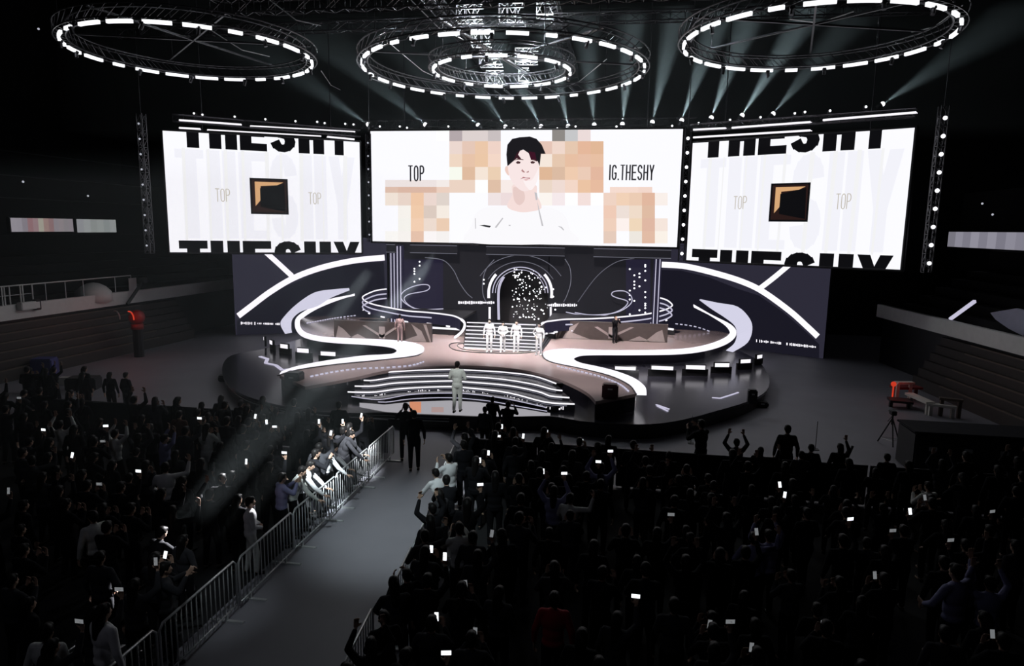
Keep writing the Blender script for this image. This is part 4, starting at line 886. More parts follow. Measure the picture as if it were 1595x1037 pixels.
def remesh(bm, vox, name, mats, smooth=2):
    bmesh.ops.recalc_face_normals(bm, faces=bm.faces)
    me = bpy.data.meshes.new(name + '_raw'); bm.to_mesh(me); bm.free(); o = bpy.data.objects.new(name + '_raw', me); COL.objects.link(o)
    m = o.modifiers.new('r', 'REMESH'); m.mode = 'VOXEL'; m.voxel_size = vox; m.use_smooth_shade = True
    m2 = o.modifiers.new('s', 'SMOOTH'); m2.factor = .5; m2.iterations = smooth
    dg = bpy.context.evaluated_depsgraph_get(); dg.update(); out = bpy.data.meshes.new_from_object(o.evaluated_get(dg)); out.name = name
    bpy.data.objects.remove(o); bpy.data.meshes.remove(me); out.materials.clear()
    for q in mats: out.materials.append(q)
    out.polygons.foreach_set('use_smooth', [True] * len(out.polygons)); return out
UPZ = Vector((0, 0, 1))
POSES = {  # (elbow, wrist, hand direction, palm normal) for right and left arm, torso lean, foot spread, step
 'still':   (((.27, -.02, 1.14), (.29, .04, .89), (.0, .1, -1), (-1, 0, 0)), ((-.27, -.02, 1.14), (-.29, .04, .89), (0, .1, -1), (1, 0, 0)), .0, .10, .02),
 'phone_up': (((.28, .16, 1.50), (.22, .30, 1.74), (-.05, .1, 1), (0, -1, .0)), ((-.27, -.02, 1.14), (-.27, .08, .90), (0, .1, -1), (1, 0, 0)), .0, .11, .03),
 'phone_face': (((.27, .14, 1.20), (.12, .33, 1.40), (-.3, .2, 1), (-.2, -1, 0)), ((-.27, .14, 1.20), (-.10, .33, 1.38), (.3, .2, 1), (.2, -1, 0)), .02, .10, .02),
 'both_up': (((.31, .10, 1.56), (.20, .20, 1.80), (-.1, .1, 1), (0, -1, 0)), ((-.31, .10, 1.56), (-.19, .20, 1.80), (.1, .1, 1), (0, -1, 0)), .0, .12, .03),
 'wide_arm': (((.42, .08, 1.42), (.46, .16, 1.68), (0, .1, 1), (-.6, -1, 0)), ((-.30, .08, 1.16), (-.24, .26, 1.05), (.3, 1, .1), (1, 0, 0)), .0, .12, .05),
 'lean':    (((.26, .30, 1.22), (.22, .54, 1.10), (0, 1, -.2), (0, 0, -1)), ((-.26, .30, 1.22), (-.20, .54, 1.10), (0, 1, -.2), (0, 0, -1)), .32, .12, .05),
 'hip':     (((.36, -.06, 1.20), (.19, .04, 1.02), (-.6, .5, -.4), (0, -.2, -1)), ((-.27, -.02, 1.14), (-.27, .06, .90), (0, .1, -1), (1, 0, 0)), .0, .11, .02),
 'clasped': (((.27, .02, 1.16), (.10, .22, 1.06), (-1, .2, -.1), (0, -1, 0)), ((-.27, .02, 1.16), (-.10, .22, 1.04), (1, .2, -.1), (0, -1, 0)), .0, .08, .06),
 'camera':  (((.27, .16, 1.30), (.16, .30, 1.50), (-.3, .6, .5), (-1, 0, 0)), ((-.27, .16, 1.26), (-.08, .36, 1.44), (.3, .6, .5), (1, 0, 0)), .02, .12, .04),
}
def build_pose(key, face=False):
    R_, L_, lean, sp, step = POSES[key]
    LM = Matrix.Rotation(-lean, 3, 'X'); piv = Vector((0, 0, .95))
    T = lambda q: piv + LM @ (Vector(q) - piv) if Vector(q).z > .95 else Vector(q)
    body = bmesh.new(); C = lambda a, ra, c, rc, n=10, bm=None: capsule(bm if bm is not None else body, a, ra, c, rc, n)
    arms = []
    for sgn, (el, wr, hd, pn) in ((1, R_), (-1, L_)):
        S = T((.175 * sgn, 0, 1.41)); E_, W = Vector(el), Vector(wr)
        if lean: E_, W = T(el), T(wr)
        hd = Vector(hd).normalized(); pn = Vector(pn); pn = (pn - hd * pn.dot(hd)).normalized(); sd = hd.cross(pn); arms.append((S, E_, W, hd, pn, sd * (-sgn if key != 'still' else sgn)))
    # legs
    legs = []
    for sgn in (1, -1):
        H_, K, A_ = Vector((.09 * sgn, 0, .90)), Vector((sp * sgn, .03 + step * sgn, .50)), Vector((sp * sgn * 1.05, -.02 + step * 1.6 * sgn, .09)); legs.append((H_, K, A_))
        C(H_, .085, K, .055); C(K, .056, K.lerp(A_, .35), .056); C(K.lerp(A_, .3), .056, A_, .036); C(A_ + Vector((0, -.02, -.045)), .035, A_ + Vector((.01 * sgn, .15, -.06)), .028)
    # torso, neck, head
    ellipsoid(body, (0, -.01, .93), (.16, .115, .12)); ellipsoid(body, T((0, 0, 1.10)), (.14, .10, .17), LM); ellipsoid(body, T((0, 0, 1.29)), (.175, .115, .19), LM)
    C(T((-.13, 0, 1.41)), .055, T((.13, 0, 1.41)), .055); C(T((0, -.01, 1.42)), .055, T((0, .012, 1.54)), .05)
    hc = T((0, .02, 1.615)); ellipsoid(body, hc, (.074, .092, .108), LM); ellipsoid(body, hc + LM @ Vector((0, .03, -.055)), (.052, .055, .05), LM)
    C(hc + LM @ Vector((0, .088, .0)), .011, hc + LM @ Vector((0, .103, -.028)), .014, 8)     # nose
    for s in (1, -1): ellipsoid(body, hc + LM @ Vector((.076 * s, -.005, -.005)), (.012, .02, .03), LM)
    C(hc + LM @ Vector((-.02, .083, -.058)), .009, hc + LM @ Vector((.02, .083, -.058)), .009, 8)   # lips
    hands = []
    for S, E_, W, hd, pn, sd in arms:
        C(S, .05, E_, .04); C(E_, .041, E_.lerp(W, .35), .038); C(E_.lerp(W, .35), .038, W, .025)
        base = W + hd * .03
        for k in (-1, -.33, .33, 1): C(base + sd * k * .022, .0145, W + hd * .10 + sd * k * .028, .0125, 8)
        for k, ln in ((-1, .058), (-.33, .072), (.33, .078), (1, .070)):
            a = W + hd * .105 + sd * k * .030; m_ = a + (hd * .85 + pn * .35 + sd * k * .08).normalized() * ln * .55; C(a, .0105, m_, .0098, 8); C(m_, .0098, m_ + (hd * .45 + pn * .8).normalized() * ln * .5, .0085, 8)
        tb = base + sd * .026; tm = tb + (hd * .6 + sd * .75 + pn * .3).normalized() * .05; C(tb, .0135, tm, .0115, 8); C(tm, .0115, tm + (hd * .9 + pn * .5).normalized() * .035, .0095, 8)
        hands.append(W + hd * .11 + pn * .035)
    bodym = remesh(body, .0105, 'person_body', [M['skin']], 1)
    # clothes
    top = bmesh.new(); C2 = lambda a, ra, c, rc: capsule(top, a, ra, c, rc, 12)
    ellipsoid(top, T((0, 0, 1.29)), (.195, .135, .20), LM); ellipsoid(top, T((0, -.005, 1.10)), (.165, .125, .2), LM); ellipsoid(top, (0, -.01, .96), (.175, .13, .10)); C2(T((-.15, 0, 1.405)), .067, T((.15, 0, 1.405)), .067); C2(T((0, -.01, 1.42)), .066, T((0, 0, 1.475)), .058)
    for S, E_, W, hd, pn, sd in arms: C2(S, .066, E_, .055); C2(E_, .055, E_.lerp(W, .88), .038)
    topm = remesh(top, .018, 'top', [M['cblack']], 2)
    tr = bmesh.new(); ellipsoid(tr, (0, -.01, .92), (.168, .125, .11))
    for H_, K, A_ in legs: capsule(tr, H_, .097, K, .07, 12); capsule(tr, K, .07, K.lerp(A_, .92), .055, 12)
    trm = remesh(tr, .018, 'trousers', [M['cblack']], 2)
    sh = bmesh.new()
    for i, (H_, K, A_) in enumerate(legs): capsule(sh, A_ + Vector((0, -.03, -.045)), .044, A_ + Vector((.01, .15, -.052)), .037, 10); 
    shm = remesh(sh, .018, 'shoes', [M['shoe']], 1)
    hr = {}
    for kind in ('short_hair', 'long_hair'):
        h = bmesh.new(); ellipsoid(h, hc + LM @ Vector((0, -.018, .03)), (.088, .094, .098), LM); ellipsoid(h, hc + LM @ Vector((0, .045, .075)), (.068, .045, .04), LM)
        for s in (1, -1): ellipsoid(h, hc + LM @ Vector((.066 * s, -.01, .02)), (.022, .05, .05), LM)
        ellipsoid(h, hc + LM @ Vector((0, -.06, -.02)), (.075, .045, .075), LM)
        if kind == 'long_hair': capsule(h, hc + LM @ Vector((0, -.06, 0)), .085, hc + LM @ Vector((0, -.10, -.28)), .07); capsule(h, hc + LM @ Vector((0, -.1, -.28)), .07, hc + LM @ Vector((0, -.10, -.36)), .035)
        hr[kind] = remesh(h, .014, 'hair', [M['hair']], 1)
    fm_ = None
    if face:
        e = MB()
        for s in (1, -1):
            e.sphere(hc + Vector((.03 * s, .088, .012)), .012, 5, 0, (1.2, .7, .6)); e.sphere(hc + Vector((.03 * s, .096, .012)), .0065, 5, 1); e.bar(hc + Vector((.016 * s, .094, .032)), hc + Vector((.046 * s, .088, .034)), .006, mi=1)
        fm_ = e.mesh('eyes', [M['whitepaint'], M['hair']])
    return dict(body=bodym, top=topm, trousers=trm, shoes=shm, hair=hr, hands=hands, eyes=fm_)
PR_ = {k: build_pose(k, k in ('still', 'hip', 'clasped')) for k in POSES}
def child(name, me, parent, m=None):
    o = bpy.data.objects.new(name, me); COL.objects.link(o); o.parent = parent
    if m is not None: o.material_slots[0].link = 'OBJECT'; o.material_slots[0].material = m
    return o
def person(pose, loc, rz, label, top='cblack', trou='cblack', hair='short_hair', scale=1.0, group=None, shoe=None, skin=None, eyes=False):
    p = PR_[pose]; o = bpy.data.objects.new('person', p['body']); COL.objects.link(o); o.location = loc; o.rotation_euler = (0, 0, rz); o.scale = (scale,) * 3
    tag(o, label, 'person', group)
    if skin: o.material_slots[0].link = 'OBJECT'; o.material_slots[0].material = M[skin]
    child('top', p['top'], o, M[top]); child('trousers', p['trousers'], o, M[trou]); child('hair', p['hair'][hair], o); child('shoes', p['shoes'], o, M[shoe] if shoe else None)
    if eyes and p['eyes']: child('eyes', p['eyes'], o)
    return o
def hand_world(o, pose, i=0): 
    h = PR_[pose]['hands'][i] * o.scale.x; c, s = cos(o.rotation_euler.z), sin(o.rotation_euler.z); return Vector(o.location) + Vector((h.x * c - h.y * s, h.x * s + h.y * c, h.z))
pb = MB(); pb.box((0, 0, 0), (.066, .010, .134), bev=.004); PH_CASE = pb.mesh('phone', M['phone'])
pb = MB(); pb.box((0, -.006, 0), (.058, .002, .122)); PH_SCR = pb.mesh('screen', M['phonescreen'])
PHC = [0]
def phone(loc, rz, land, label, dim=False):
    o = bpy.data.objects.new('phone', PH_CASE); COL.objects.link(o); o.location = loc; o.rotation_euler = (radians(-12), pi / 2 if land else random.uniform(-.15, .15), rz); tag(o, label, 'phone', 'phones held up in the crowd')
    child('screen', PH_SCR, o, M['phonedim'] if dim else None); return o

# people on the stage ----------------------------------------------
for (x, y, top_y), pose, lab, h, rz in (((762, 548, 498), 'still', 'person in white standing leftmost of the row of four before the stairs', 'short_hair', .06),
                            ((783, 548, 502), 'clasped', 'broad person in white with folded hands, second from the left before the stairs', 'short_hair', 0),
                            ((804, 548, 500), 'still', 'person in white standing second from the right before the stairs', 'short_hair', -.05),
                            ((839, 553, 504), 'hip', 'person in white with one hand on the hip, rightmost before the stairs', 'long_hair', -.25)):
    p = P(x, y, Zs); s = (y - top_y) / 1056.6 * (p - CAM).dot(CF) / 1.72 * 1.03; p.z = Zs
    person(pose, p, pi + rz, lab, 'cwhite', 'cwhite', h, s, None, 'cwhite', 'skinp', True)
p = P(712, 643, Zl); p.z = Zl + .02
person('clasped', p, .0, 'lone person in pale knit top and trousers facing the stage on the lit strip', 'cknit', 'cknit', 'short_hair', 1.06, None, None, 'skinp')
p = P(623, 533, Zs); p.z = Zs; person('still', p, .2, 'person in dusty mauve clothes standing before the left patterned panels', 'cmauve', 'cmauve', 'short_hair', .82)
p = P(957, 534, Zs); p.z = Zs; person('camera', p, -2.6, 'person in black holding something before the right patterned panels', 'cblack', 'cblack', 'short_hair', .84)
light('performer_fill', 'SPOT', (-4.8, 9.0, 15.0), 10000, (.95, 1, .97), (-5.6, 23.0, 1.5), .15, 5.5, .6)  # added fill from the camera side brightens the lone performer
light('group_light', 'SPOT', (-5.0, 22, 14.6), 5200, (1, .98, .97), (-5.0, 31.6, 2.0), .15, 11, .8)

# barriers -----------------------------------------------------------
def barrier_proto():
    root = bpy.data.objects.new('crowd_barrier', None); COL.objects.link(root)
    L, H_ = 2.1, 1.0; b = MB(); b.tube([(-L / 2, 0, .12), (-L / 2, 0, H_ - .08), (-L / 2 + .08, 0, H_), (L / 2 - .08, 0, H_), (L / 2, 0, H_ - .08), (L / 2, 0, .12)], .021, n=7); b.tube([(-L / 2, 0, .14), (L / 2, 0, .14)], .018, n=6); b.build('frame', M['steel'], root, True)
    for i in range(15): x = -L / 2 + L * (i + 1) / 16; b = MB(); b.tube([(x, 0, .14), (x, 0, H_)], .011, n=6); b.build('bar', M['steel'], root, True)
    for x in (-.7, .7): b = MB(); b.bar((x, -.32, .015), (x, .32, .015), .06, .03); b.bar((x, 0, .02), (x, 0, .14), .04); b.build('foot', M['steel'], root)
    return root
bp = barrier_proto(); first = True
def draped(x, y, L, lab, grp):
    root = empty('draped_barrier', (x, y, 0), lab, 'barrier', grp); b = MB(); b.box((x, y, .56), (L, .06, 1.06), bev=.02); b.build('drape', M['cblack'], root)
    b = MB(); b.tube([(x - L / 2, y, 1.09), (x + L / 2, y, 1.09)], .02, n=6); b.build('top_rail', M['trussdark'], root)
    for s in (-.4, .4): b = MB(); b.box((x + s * L, y, .015), (.08, .6, .03)); b.build('foot', M['black'], root)
def put_barrier(x, y, rz, lab, grp):
    global first
    o = bp if first else copy_tree(bp); first = False; o.location = (x, y, 0); o.rotation_euler = (0, 0, rz); tag(o, lab, 'barrier', grp)
XL, XR = -6.68, -3.62
ords = ['nearest the camera', 'second from the camera', 'third from the camera', 'fourth from the camera', 'fifth from the camera', 'nearest the stage']
for i in range(6): put_barrier(XL, 7.35 + 2.15 * i, pi / 2 + random.uniform(-.02, .02), 'steel barrier on the left side of the aisle, ' + ords[i], 'barriers along the left side of the aisle')
for i in range(5): put_barrier(XR + [0, -.03, -.2, -.45, -.75][i], 8.5 + 2.15 * i, pi / 2 + .09, 'steel barrier on the right side of the aisle, ' + ords[i if i < 4 else 5], 'barriers along the right side of the aisle')
for i in range(9): draped(-3.2 + 2.15 * i, 18.1 - .02 * i, 2.1, 'black-draped barrier closing the front of the right crowd before the stage', 'barriers closing the front of the right crowd')
for i in range(6): draped(-8.0 - 2.15 * i, 19.4, 2.1, 'black-draped barrier closing the front of the left crowd before the stage', 'barriers closing the front of the left crowd')

# crowd -----------------------------------------------------------------
placed = []
def free(x, y, r=.42): return all((x - a) ** 2 + (y - c) ** 2 > r * r for a, c in placed)
XM = [(60, 'the left balcony railing'), (130, 'the domed cover'), (210, 'the red lamp'), (290, 'the left display edge'), (345, 'the left emblem'), (400, 'the left low deck rim'), (450, 'the left tail speaker'), (500, 'the left blinder lights'), (550, 'the left steps end'), (600, 'the orange floor block'), (655, 'the aisle end'), (705, 'the lone performer'), (745, 'the arch foot'), (790, 'the stairs'), (830, 'the four in white'), (875, 'the right steps end'), (915, 'the right front tail'), (955, 'the red-black speaker case'), (1010, 'the right ribbon end'), (1060, 'the right low deck'), (1105, 'the camera operator'), (1165, 'the small rim speaker'), (1225, 'the standing guard'), (1290, 'the monopod'), (1345, 'the empty right floor'), (1400, 'the tripod'), (1470, 'the equipment box'), (1530, 'the right equipment corner'), (1700, 'the right frame edge')]
YM = [(665, 'at the very front'), (690, 'near the front'), (720, 'behind the front'), (750, 'in the front third'), (790, 'above mid crowd'), (840, 'in mid crowd'), (890, 'below mid crowd'), (940, 'in the rear third'), (990, 'near the lower edge'), (1200, 'at the bottom edge')]
used = {}
def where(px, py):
    a = next(n for l, n in XM if px <= l); c = next(n for l, n in YM if py <= l); return 'below %s, %s' % (a, c)
def uniq(base, px, py):
    s = base + ' ' + where(px, py); k = used.get(s, 0); used[s] = k + 1
    return s if k == 0 else s + [', farther neighbour', ', third of them', ', fourth of them', ', fifth of them'][min(k - 1, 3)]
for (x0, x1, y0, y1), nm in (((-24, XL - .35, 5, 19.1), 'left'), ((XR + .35, 20, 5, 17.8), 'right')):  # added black sheets stand in for the shade between packed spectators
    b = MB(); b.box(((x0 + x1) / 2, (y0 + y1) / 2, .006), (x1 - x0, y1 - y0, .012)); o = struct(b.build('floor_shade_sheet', M['wall'])); o['label'] = 'added black sheet darkening the floor under the crowd %s of the aisle' % nm
CL = {'cblack': 'black', 'cgrey': 'charcoal', 'cwhite': 'white', 'cblue': 'blue', 'cbrown': 'brown', 'cred': 'red', 'cknit': 'pale'}
def by_hand(px, py, pose, top='cblack', base=None, rz=None, sc=None, hair=None, ph=True, land=None, dim=False, hi=0, trou='cblack'):
    sc = sc or random.uniform(.94, 1.04); rz = rz if rz is not None else random.uniform(-.25, .25); h = PR_[pose]['hands'][hi] * sc
    if pose == 'phone_face': h = (PR_[pose]['hands'][0] + PR_[pose]['hands'][1]) / 2 * sc
    w_ = P(px, py, h.z); c, s = cos(rz), sin(rz); loc = Vector((w_.x - (h.x * c - h.y * s), w_.y - (h.x * s + h.y * c), 0))
    for k in range(12):
        if free(loc.x, loc.y, .36): break
        loc += Vector((random.uniform(-.12, .12), random.uniform(-.12, .12), 0))
    if XL - .38 < loc.x < XR + .38 and loc.y < 19: loc.x = XL - .42 if loc.x < -5.2 else XR + .45
    placed.append((loc.x, loc.y))
    act = {'phone_up': 'raising a phone', 'phone_face': 'filming', 'both_up': 'with both arms up', 'wide_arm': 'with one arm out', 'still': 'standing', 'lean': 'leaning forward', 'camera': 'holding a camera up', 'hip': 'hand on hip', 'clasped': 'arms folded'}[pose]
    o = person(pose, loc, rz, uniq('%s-clad spectator %s' % (CL[top], act), px, py) if base is None else base, top, trou, hair or random.choice(['short_hair', 'long_hair']), sc)
    if ph:
        q = (hand_world(o, pose, 0) + hand_world(o, pose, 1)) / 2 if pose == 'phone_face' else hand_world(o, pose, hi)
        phone(q + Vector((0, 0, .05)), rz, random.random() < .35 if land is None else land, uniq('%s held-up phone' % ('dim-lit' if dim else 'bright-lit'), px, py), dim)
    return o
bright = [(68, 672), (113, 712), (216, 737), (165, 666), (311, 654), (258, 868), (398, 651), (428, 667), (443, 708), (534, 659), (571, 650), (497, 659), (583, 675), (601, 683), (753, 665), (718, 678), (800, 674), (850, 674), (687, 703), (738, 719), (846, 737), (860, 761), (932, 722), (1070, 732), (1222, 774), (1417, 800), (1324, 812), (680, 965), (695, 1022), (672, 859), (693, 871), (990, 933), (748, 758), (815, 682), (450, 652), (384, 722), (1224, 760), (906, 690)]
dimp = [(152, 690), (30, 622), (155, 757), (322, 887), (273, 932), (145, 975), (500, 668), (733, 676), (1002, 752), (1318, 788), (1362, 900), (1285, 974), (1170, 1013), (1137, 973), (1105, 977), (725, 914), (740, 989), (975, 825), (766, 835), (1123, 862), (1178, 832), (95, 742), (14, 768), (1545, 800), (1440, 690 + 88), (1480, 845), (1545, 992), (1390, 830), (808, 746), (1045, 805)]
for i, (x, y) in enumerate(bright): by_hand(x, y, random.choice(['phone_up', 'phone_up', 'phone_face']), random.choice(['cblack', 'cblack', 'cgrey']))
for i, (x, y) in enumerate(dimp): by_hand(x, y, random.choice(['phone_up', 'phone_face', 'phone_face']), random.choice(['cblack', 'cblack', 'cgrey']), dim=True)
# spectators in pale clothes that stand out
def by_body(px, py, pose, top, lab, rz=0, sc=1.0, hair='short_hair', trou='cblack', zb=1.2, ph=False, floor=0.0):
    p = P(px, py, floor + zb * sc); p.z = floor; placed.append((p.x, p.y)); o = person(pose, p, rz, lab, top, trou, hair, sc)
    if ph: phone(hand_world(o, pose, 0) + Vector((0, 0, .05)), rz, True, uniq('wide bright-lit held-up phone', px, py))
    return o
by_body(259, 757, 'wide_arm', 'cwhite', 'spectator in a loose white shirt, the brightest figure in the left crowd', .5, 1.02, 'short_hair', 'cblack')
by_body(180, 700, 'both_up', 'cknit', 'spectator in a pale top raising bare arms, upper left crowd', -.2, 1.0)
by_body(257, 708, 'both_up', 'cblue', 'spectator in a blue shirt raising both arms in the upper left crowd', -.6, 1.0)
by_body(322, 690, 'phone_face', 'cknit', 'pale-coated spectator near the front edge of the left crowd', 0, 1.0, 'long_hair', 'cknit')
by_body(280, 668, 'still', 'cbrown', 'brown-coated spectator near the front edge of the left crowd', 0, 1.0)
by_body(95, 685, 'both_up', 'cknit', 'spectator with pale raised forearms far left, near the front', .3, 1.0)
by_body(52, 745, 'wide_arm', 'cgrey', 'spectator in grey with one arm stretched out far left', .8, 1.0)
by_body(148, 838, 'still', 'cknit', 'spectator in a patterned pale top in the left crowd', 1.2, 1.0)
by_body(163, 1000, 'still', 'cwhite', 'spectator in a wide pale shirt low in the left crowd', -.3, 1.05, 'long_hair')
by_body(76, 1030, 'still', 'cknit', 'pale-shouldered spectator at the lower left corner', .2, 1.0)
by_body(432, 815, 'clasped', 'cwhite', 'spectator in a white tee standing at the left barrier', -.9, .95, 'short_hair', 'cknit')
by_body(256, 925, 'camera', 'cgrey', 'spectator in dark grey with lit forearms beside the left barrier', -.8, 1.0, 'short_hair')
by_body(935, 757, 'both_up', 'cblue', 'spectator in a pale lilac tee with raised arms in mid right crowd', 0, 1.03, 'short_hair', ph=True)
by_body(862, 795, 'both_up', 'cblue', 'spectator in a lilac tee filming high in the middle of the right crowd', 0, 1.0, 'long_hair', ph=True)
by_body(887, 806, 'wide_arm', 'cknit', 'spectator in a pale grey tee just right of the lilac tee', -.3, .97)
by_body(716, 858, 'camera', 'cknit', 'spectator in a striped pale shirt near the right aisle barrier', .5, 1.0)
by_body(736, 872, 'still', 'cgrey', 'charcoal spectator directly right of the striped pale shirt', 0, 1.0)
by_body(1172, 872, 'wide_arm', 'cblue', 'left spectator of a lilac-clad pair in the right crowd', 0, .98)
by_body(1196, 868, 'both_up', 'cblue', 'right spectator of a lilac-clad pair in the right crowd', .3, .98)
by_body(1486, 935, 'wide_arm', 'cblue', 'large lilac-shirted spectator with a raised arm low on the right', .5, 1.12)
by_body(1538, 948, 'both_up', 'cblue', 'spectator in a lilac tee right of the large lilac shirt', 0, 1.0)
by_body(1445, 785, 'phone_face', 'cknit', 'spectator with lit face and pale top in the upper right crowd', .4, .95)
by_body(1048, 985, 'still', 'cgrey', 'grey-haired spectator alone in the dark lower right crowd', 0, 1.0)
by_body(862, 975, 'still', 'cred', 'spectator in a dim red top low in the right crowd', 0, 1.0)
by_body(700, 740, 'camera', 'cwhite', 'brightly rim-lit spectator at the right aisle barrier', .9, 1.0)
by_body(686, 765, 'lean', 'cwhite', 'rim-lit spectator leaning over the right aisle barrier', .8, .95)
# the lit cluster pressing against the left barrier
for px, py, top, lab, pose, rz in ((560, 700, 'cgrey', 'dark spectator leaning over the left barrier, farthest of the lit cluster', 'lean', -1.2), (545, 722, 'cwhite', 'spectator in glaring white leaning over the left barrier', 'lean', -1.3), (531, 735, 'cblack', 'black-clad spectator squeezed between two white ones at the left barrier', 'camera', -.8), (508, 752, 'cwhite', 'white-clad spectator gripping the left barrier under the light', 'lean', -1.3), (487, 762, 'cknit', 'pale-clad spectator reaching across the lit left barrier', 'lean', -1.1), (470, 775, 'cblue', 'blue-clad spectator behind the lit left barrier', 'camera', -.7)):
    o = by_body(px, py, pose, top, lab, rz, .98); o.location.x = min(o.location.x, XL - .42)
for o in [q for q in bpy.data.objects if q.get('label') == 'spectator in a white tee standing at the left barrier']: o.location.x = XL - .45
# the row pressed against the right aisle barrier
def xbar(y): return XR + .10 - .09 * max(0, y - 8.5) + .03
for i in range(17):
    y = 7.2 + .62 * i; x = xbar(y) + .34 + random.uniform(0, .12)
    if not free(x, y, .38): continue
    placed.append((x, y)); pose = ['still', 'phone_face', 'lean', 'both_up', 'wide_arm', 'camera', 'clasped'][(i * 3) % 7]; px, py = proj((x, y, 1.5))
    person(pose, (x, y, 0), random.uniform(.2, 1.0), uniq('%s-clad barrier spectator %s' % ('black' if i % 3 else 'charcoal', {'still': 'standing', 'phone_face': 'hands to face', 'lean': 'leaning out', 'both_up': 'arms up', 'wide_arm': 'one arm out', 'camera': 'holding hands high', 'clasped': 'arms folded'}[pose]), px, py), 'cblack' if i % 3 else 'cgrey', 'cblack', ['short_hair', 'long_hair'][i % 2], random.uniform(.93, 1.03))
# crew and camera people
by_body(645, 668, 'still', 'cblack', 'taller black-clad crew member seen from behind at the stage end of the aisle', .3, 1.04, trou='cblack')
by_body(632, 655, 'camera', 'cblack', 'crew member in black at the left barrier corner by the aisle end', .4, 1.02)
by_body(1092, 690, 'camera', 'cblack', 'camera operator in black with a white band, standing above the front barrier', .7, 1.12, zb=1.15)
by_body(1225, 696, 'still', 'cblack', 'broad guard in black standing alone above the front barrier', 0, 1.06, zb=1.15)
by_body(1146, 712, 'both_up', 'cgrey', 'spectator filming right of the camera operator at the front barrier', 0, .95)
by_body(1262, 720, 'still', 'cblack', 'dark spectator just right of the guard at the front barrier', 0, .92)
by_body(1307, 720, 'phone_up', 'cblack', 'dark spectator beside a slanting monopod at the front barrier', 0, .95, 'long_hair')
by_body(1380, 735, 'still', 'cblack', 'dark spectator below the tripod at the front barrier', 0, .9)
by_body(210, 645, 'both_up', 'cblack', 'dark spectator standing tallest on the front edge of the left crowd', 0, 1.06)
by_body(767, 640, 'still', 'cblack', 'dark crew member in the pit below the lit floor strip', 0, .9)
by_body(791, 650, 'camera', 'cblack', 'dark crew member with round head in the pit, right of the lone performer', 0, .98)
by_body(755, 655, 'still', 'cgrey', 'dim crew member in the pit, nearly hidden below the floor strip', 0, .85)
# fillers
def try_fill(x, y, side):
    px, py = proj((x, y, 1.62))
    if not (-12 < px < 1607 and py < 1048): return False
    if not free(x, y, .52): return False
    placed.append((x, y)); pose = random.choices(['still', 'phone_face', 'both_up', 'wide_arm', 'clasped', 'hip', 'lean'], [6, 2, 1, 1, 2, 1, 1])[0]; sc = random.uniform(.9, 1.05)
    person(pose, (x, y, 0), random.uniform(-.35, .35), 'dark-clothed spectator standing unlit in the crowd %s of the aisle' % side, random.choice(['cblack', 'cblack', 'cblack', 'cgrey']), 'cblack', random.choice(['short_hair', 'long_hair']), sc, 'unlit spectators %s of the aisle' % side)
    return True
nf = 0
cand = []
y = 6.9
while y < 19.0:
    x = -21.0
    while x < 14.5:
        cand.append((x + random.uniform(-.2, .2), y + random.uniform(-.2, .2))); x += .80
    y += .80
random.shuffle(cand)
for x, y in cand:
    if nf >= 168 - 16: break
    if x < XL - .45 and y < 18.8: nf += try_fill(x, y, 'left')
    elif x > XR + .5 + max(0, 0) - (.09 * (y - 8.5)) * (1 if y > 8.5 else 0) and y < 17.6: nf += try_fill(x, y, 'right')
for i in range(14):   # the knot of people by the left stand
    x, y = random.uniform(-21.5, -17.5), random.uniform(19.6, 23.5); nf += try_fill(x, y, 'left')
print('FILL', nf, 'PLACED', len(placed))

# floor equipment --------------------------------------------------------
def tripod(px, py, h, lab):
    p = P(px, py, 0); root = empty('camera_tripod', p, lab, 'tripod')
    for a in (.4, 2.5, 4.6): b = MB(); b.tube([p + Vector((0, 0, h)), p + Vector((.42 * cos(a) * h, .42 * sin(a) * h, .02))], .022, n=6); b.build('leg', M['black'], root)
    b = MB(); b.tube([p + Vector((0, 0, h * .75)), p + Vector((0, 0, h * 1.12))], .03, n=6); b.tube([p + Vector((0, 0, h * 1.1)), p + Vector((-.25, -.3, h * .95))], .012, n=5); b.build('head', M['black'], root)
    b = MB(); b.box(p + Vector((0, 0, h * 1.2)), (.16, .28, .16), bev=.02); b.tube([p + Vector((0, .14, h * 1.2)), p + Vector((0, .28, h * 1.2))], .05, n=8); b.build('camera', M['black'], root)
    b = MB(); b.tube([p + Vector((.42 * cos(a) * h * .8, .42 * sin(a) * h * .8, .2 * h)) for a in (.4, 2.5, 4.6)], .01, closed=True, n=4); b.build('spreader', M['steel'], root)
tripod(1386, 692, .92, 'small black tripod with a camera on the empty floor at right')
p = P(1322, 712, .6); b = MB(); b.tube([p + Vector((-.15, 0, -.4)), p + Vector((.08, 0, .35))], .035, n=6); tag(b.build('monopod', M['black']), 'thick black monopod slanting beside a spectator at the front barrier', 'monopod')
for x, y, lab in ((1270, 700, 'thin upright pole above the front barrier, right of the guard'), (133, 640, 'thin upright pole on the empty floor at left'), (1076, 690, 'short thin pole left of the camera operator')):
    p = P(x, y, 0); b = MB(); b.tube([p, p + Vector((0, 0, .95))], .012, n=5); b.box(p + Vector((0, 0, .01)), (.2, .2, .02)); tag(b.build('pole', M['black']), lab, 'pole')
a = P(1420, 738, 0); root = empty('equipment_box', (a.x + 1.9, a.y + .6, 0), 'long black equipment box on the floor at the right edge', 'box')
b = MB(); b.box((a.x + 1.95, a.y + .65, .62), (3.9, 1.3, 1.24), bev=.04); b.build('case', M['black'], root); b = MB(); b.box((a.x + 1.95, a.y + .65, 1.27), (4.0, 1.36, .06), bev=.02); b.build('lid', M['cgrey'], root)
for i in range(4): b = MB(); b.box((a.x + .5 + i * .95, a.y - .01, .8), (.22, .03, .12), bev=.01); b.build('latch', M['steel'], root)
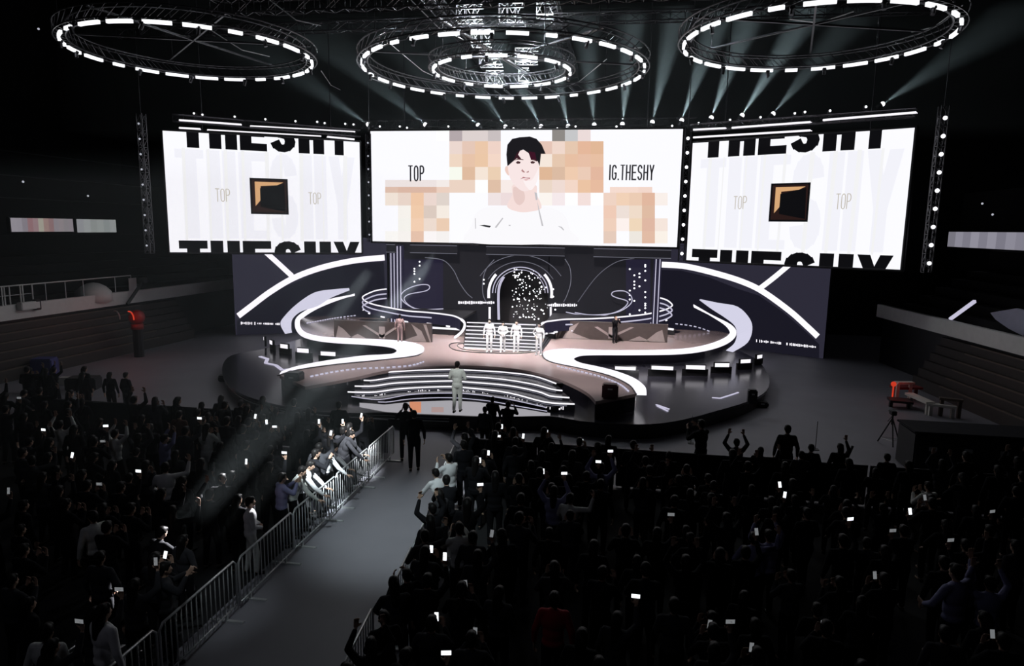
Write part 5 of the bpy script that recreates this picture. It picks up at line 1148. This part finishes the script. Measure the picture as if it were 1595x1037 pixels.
def plank(x0, y0, x1, y1, z, w_, m, lab):
    a, c = P(x0, y0, z), P(x1, y1, z); b = MB(); b.bar(a, c, w_, .09); 
    for t in (.12, .88): q = a.lerp(c, t); b.box(Vector((q.x, q.y, z / 2)), (.12, .12, z))
    tag(b.build('bench', M[m]), lab, 'bench')
plank(1391, 603, 1432, 603, .55, .5, 'red', 'short red-topped bench, farthest of the benches by the right stand')
plank(1396, 596, 1422, 596, .8, .28, 'whitepaint', 'pale bench board behind the red-topped bench by the right stand')
plank(1416, 613, 1450, 628, .5, .35, 'whitepaint', 'pale slanting bench right of the red-topped one')
plank(1445, 629, 1490, 634, .45, .3, 'whitepaint', 'pale bench nearest the black equipment box')
plank(1463, 620, 1500, 624, .7, .22, 'seatedge', 'brownish narrow bench behind the pale one near the equipment box')
plank(1384, 622, 1420, 625, .3, .7, 'black', 'black low bench in front of the red-topped one')
p = P(1392, 598, .8); b = MB(); b.sphere(p, .11, 6); b.tube([p, (p.x, p.y, 0)], .03, n=6); tag(b.build('red_lamp', M['redglow']), 'small red glowing lamp on a stand beside the red-topped bench', 'lamp'); light('red_glow', 'POINT', p + Vector((.3, -.2, .3)), 1.5, (1, .05, .03), size=.1)
# red-lit prop at left
d_ = ray(213, 494); p = CAM + d_ * (-24.9 / d_.x); zb_ = p.z - .75; p.z = 0; root = empty('red_lamp', p, 'red-lit rounded rig on the floor below the left balcony', 'lamp')
b = MB(); b.tube([p, p + Vector((0, 0, zb_ + .3))], .25, n=10); b.build('stand', M['black'], root); p = p + Vector((0, 0, zb_))
b = MB(); b.sphere(p + Vector((0, 0, .75)), .4, 8, sc=(1, 1, 1)); b.tube([p + Vector((0, 0, .12)), p + Vector((0, 0, .4))], .3, n=12); b.build('shell', M['red'], root, True)
for s, m in ((-.75, 'steel'), (.05, 'redglow')):
    b = MB(); b.tube([p + Vector((s + .25 * cos(t), -.6, .75 + .38 * sin(t))) for t in [radians(100 - 12 * i) for i in range(10)]], .035, n=6); b.build('arc_tube', M[m], root)
light('red_glow', 'POINT', p + Vector((.6, -1.0, 1.0)), 9, (1, .06, .04), size=.1)
# clutter at the foot of the left stand
for x, y, s, m, lab in ((70, 575, (.9, .7, .8), 'blueprop', 'blue cloth-covered crate at the foot of the left stand'), (55, 560, (.5, .4, .5), 'cgrey', 'grey case behind the blue crate at the left stand'), (103, 588, (.5, .35, .3), 'whitepaint', 'small white box right of the blue crate'), (55, 600, (.8, .4, .5), 'cgrey', 'dull grey box in front of the blue crate'), (130, 595, (1.2, .7, .5), 'black', 'black low crate right of the small white box'), (350, 583, (.5, .4, .25), 'black', 'black wedge on the floor left of the low deck')):
    p = P(x, y, .3); b = MB(); b.box((p.x, p.y, s[2] / 2), s, Matrix.Rotation(.3, 3, 'Z'), bev=.04)
    b.box((p.x, p.y, s[2] + .015), (s[0] * .9, s[1] * .9, .03), Matrix.Rotation(.3, 3, 'Z')); tag(b.build('crate', M[m]), lab, 'crate')
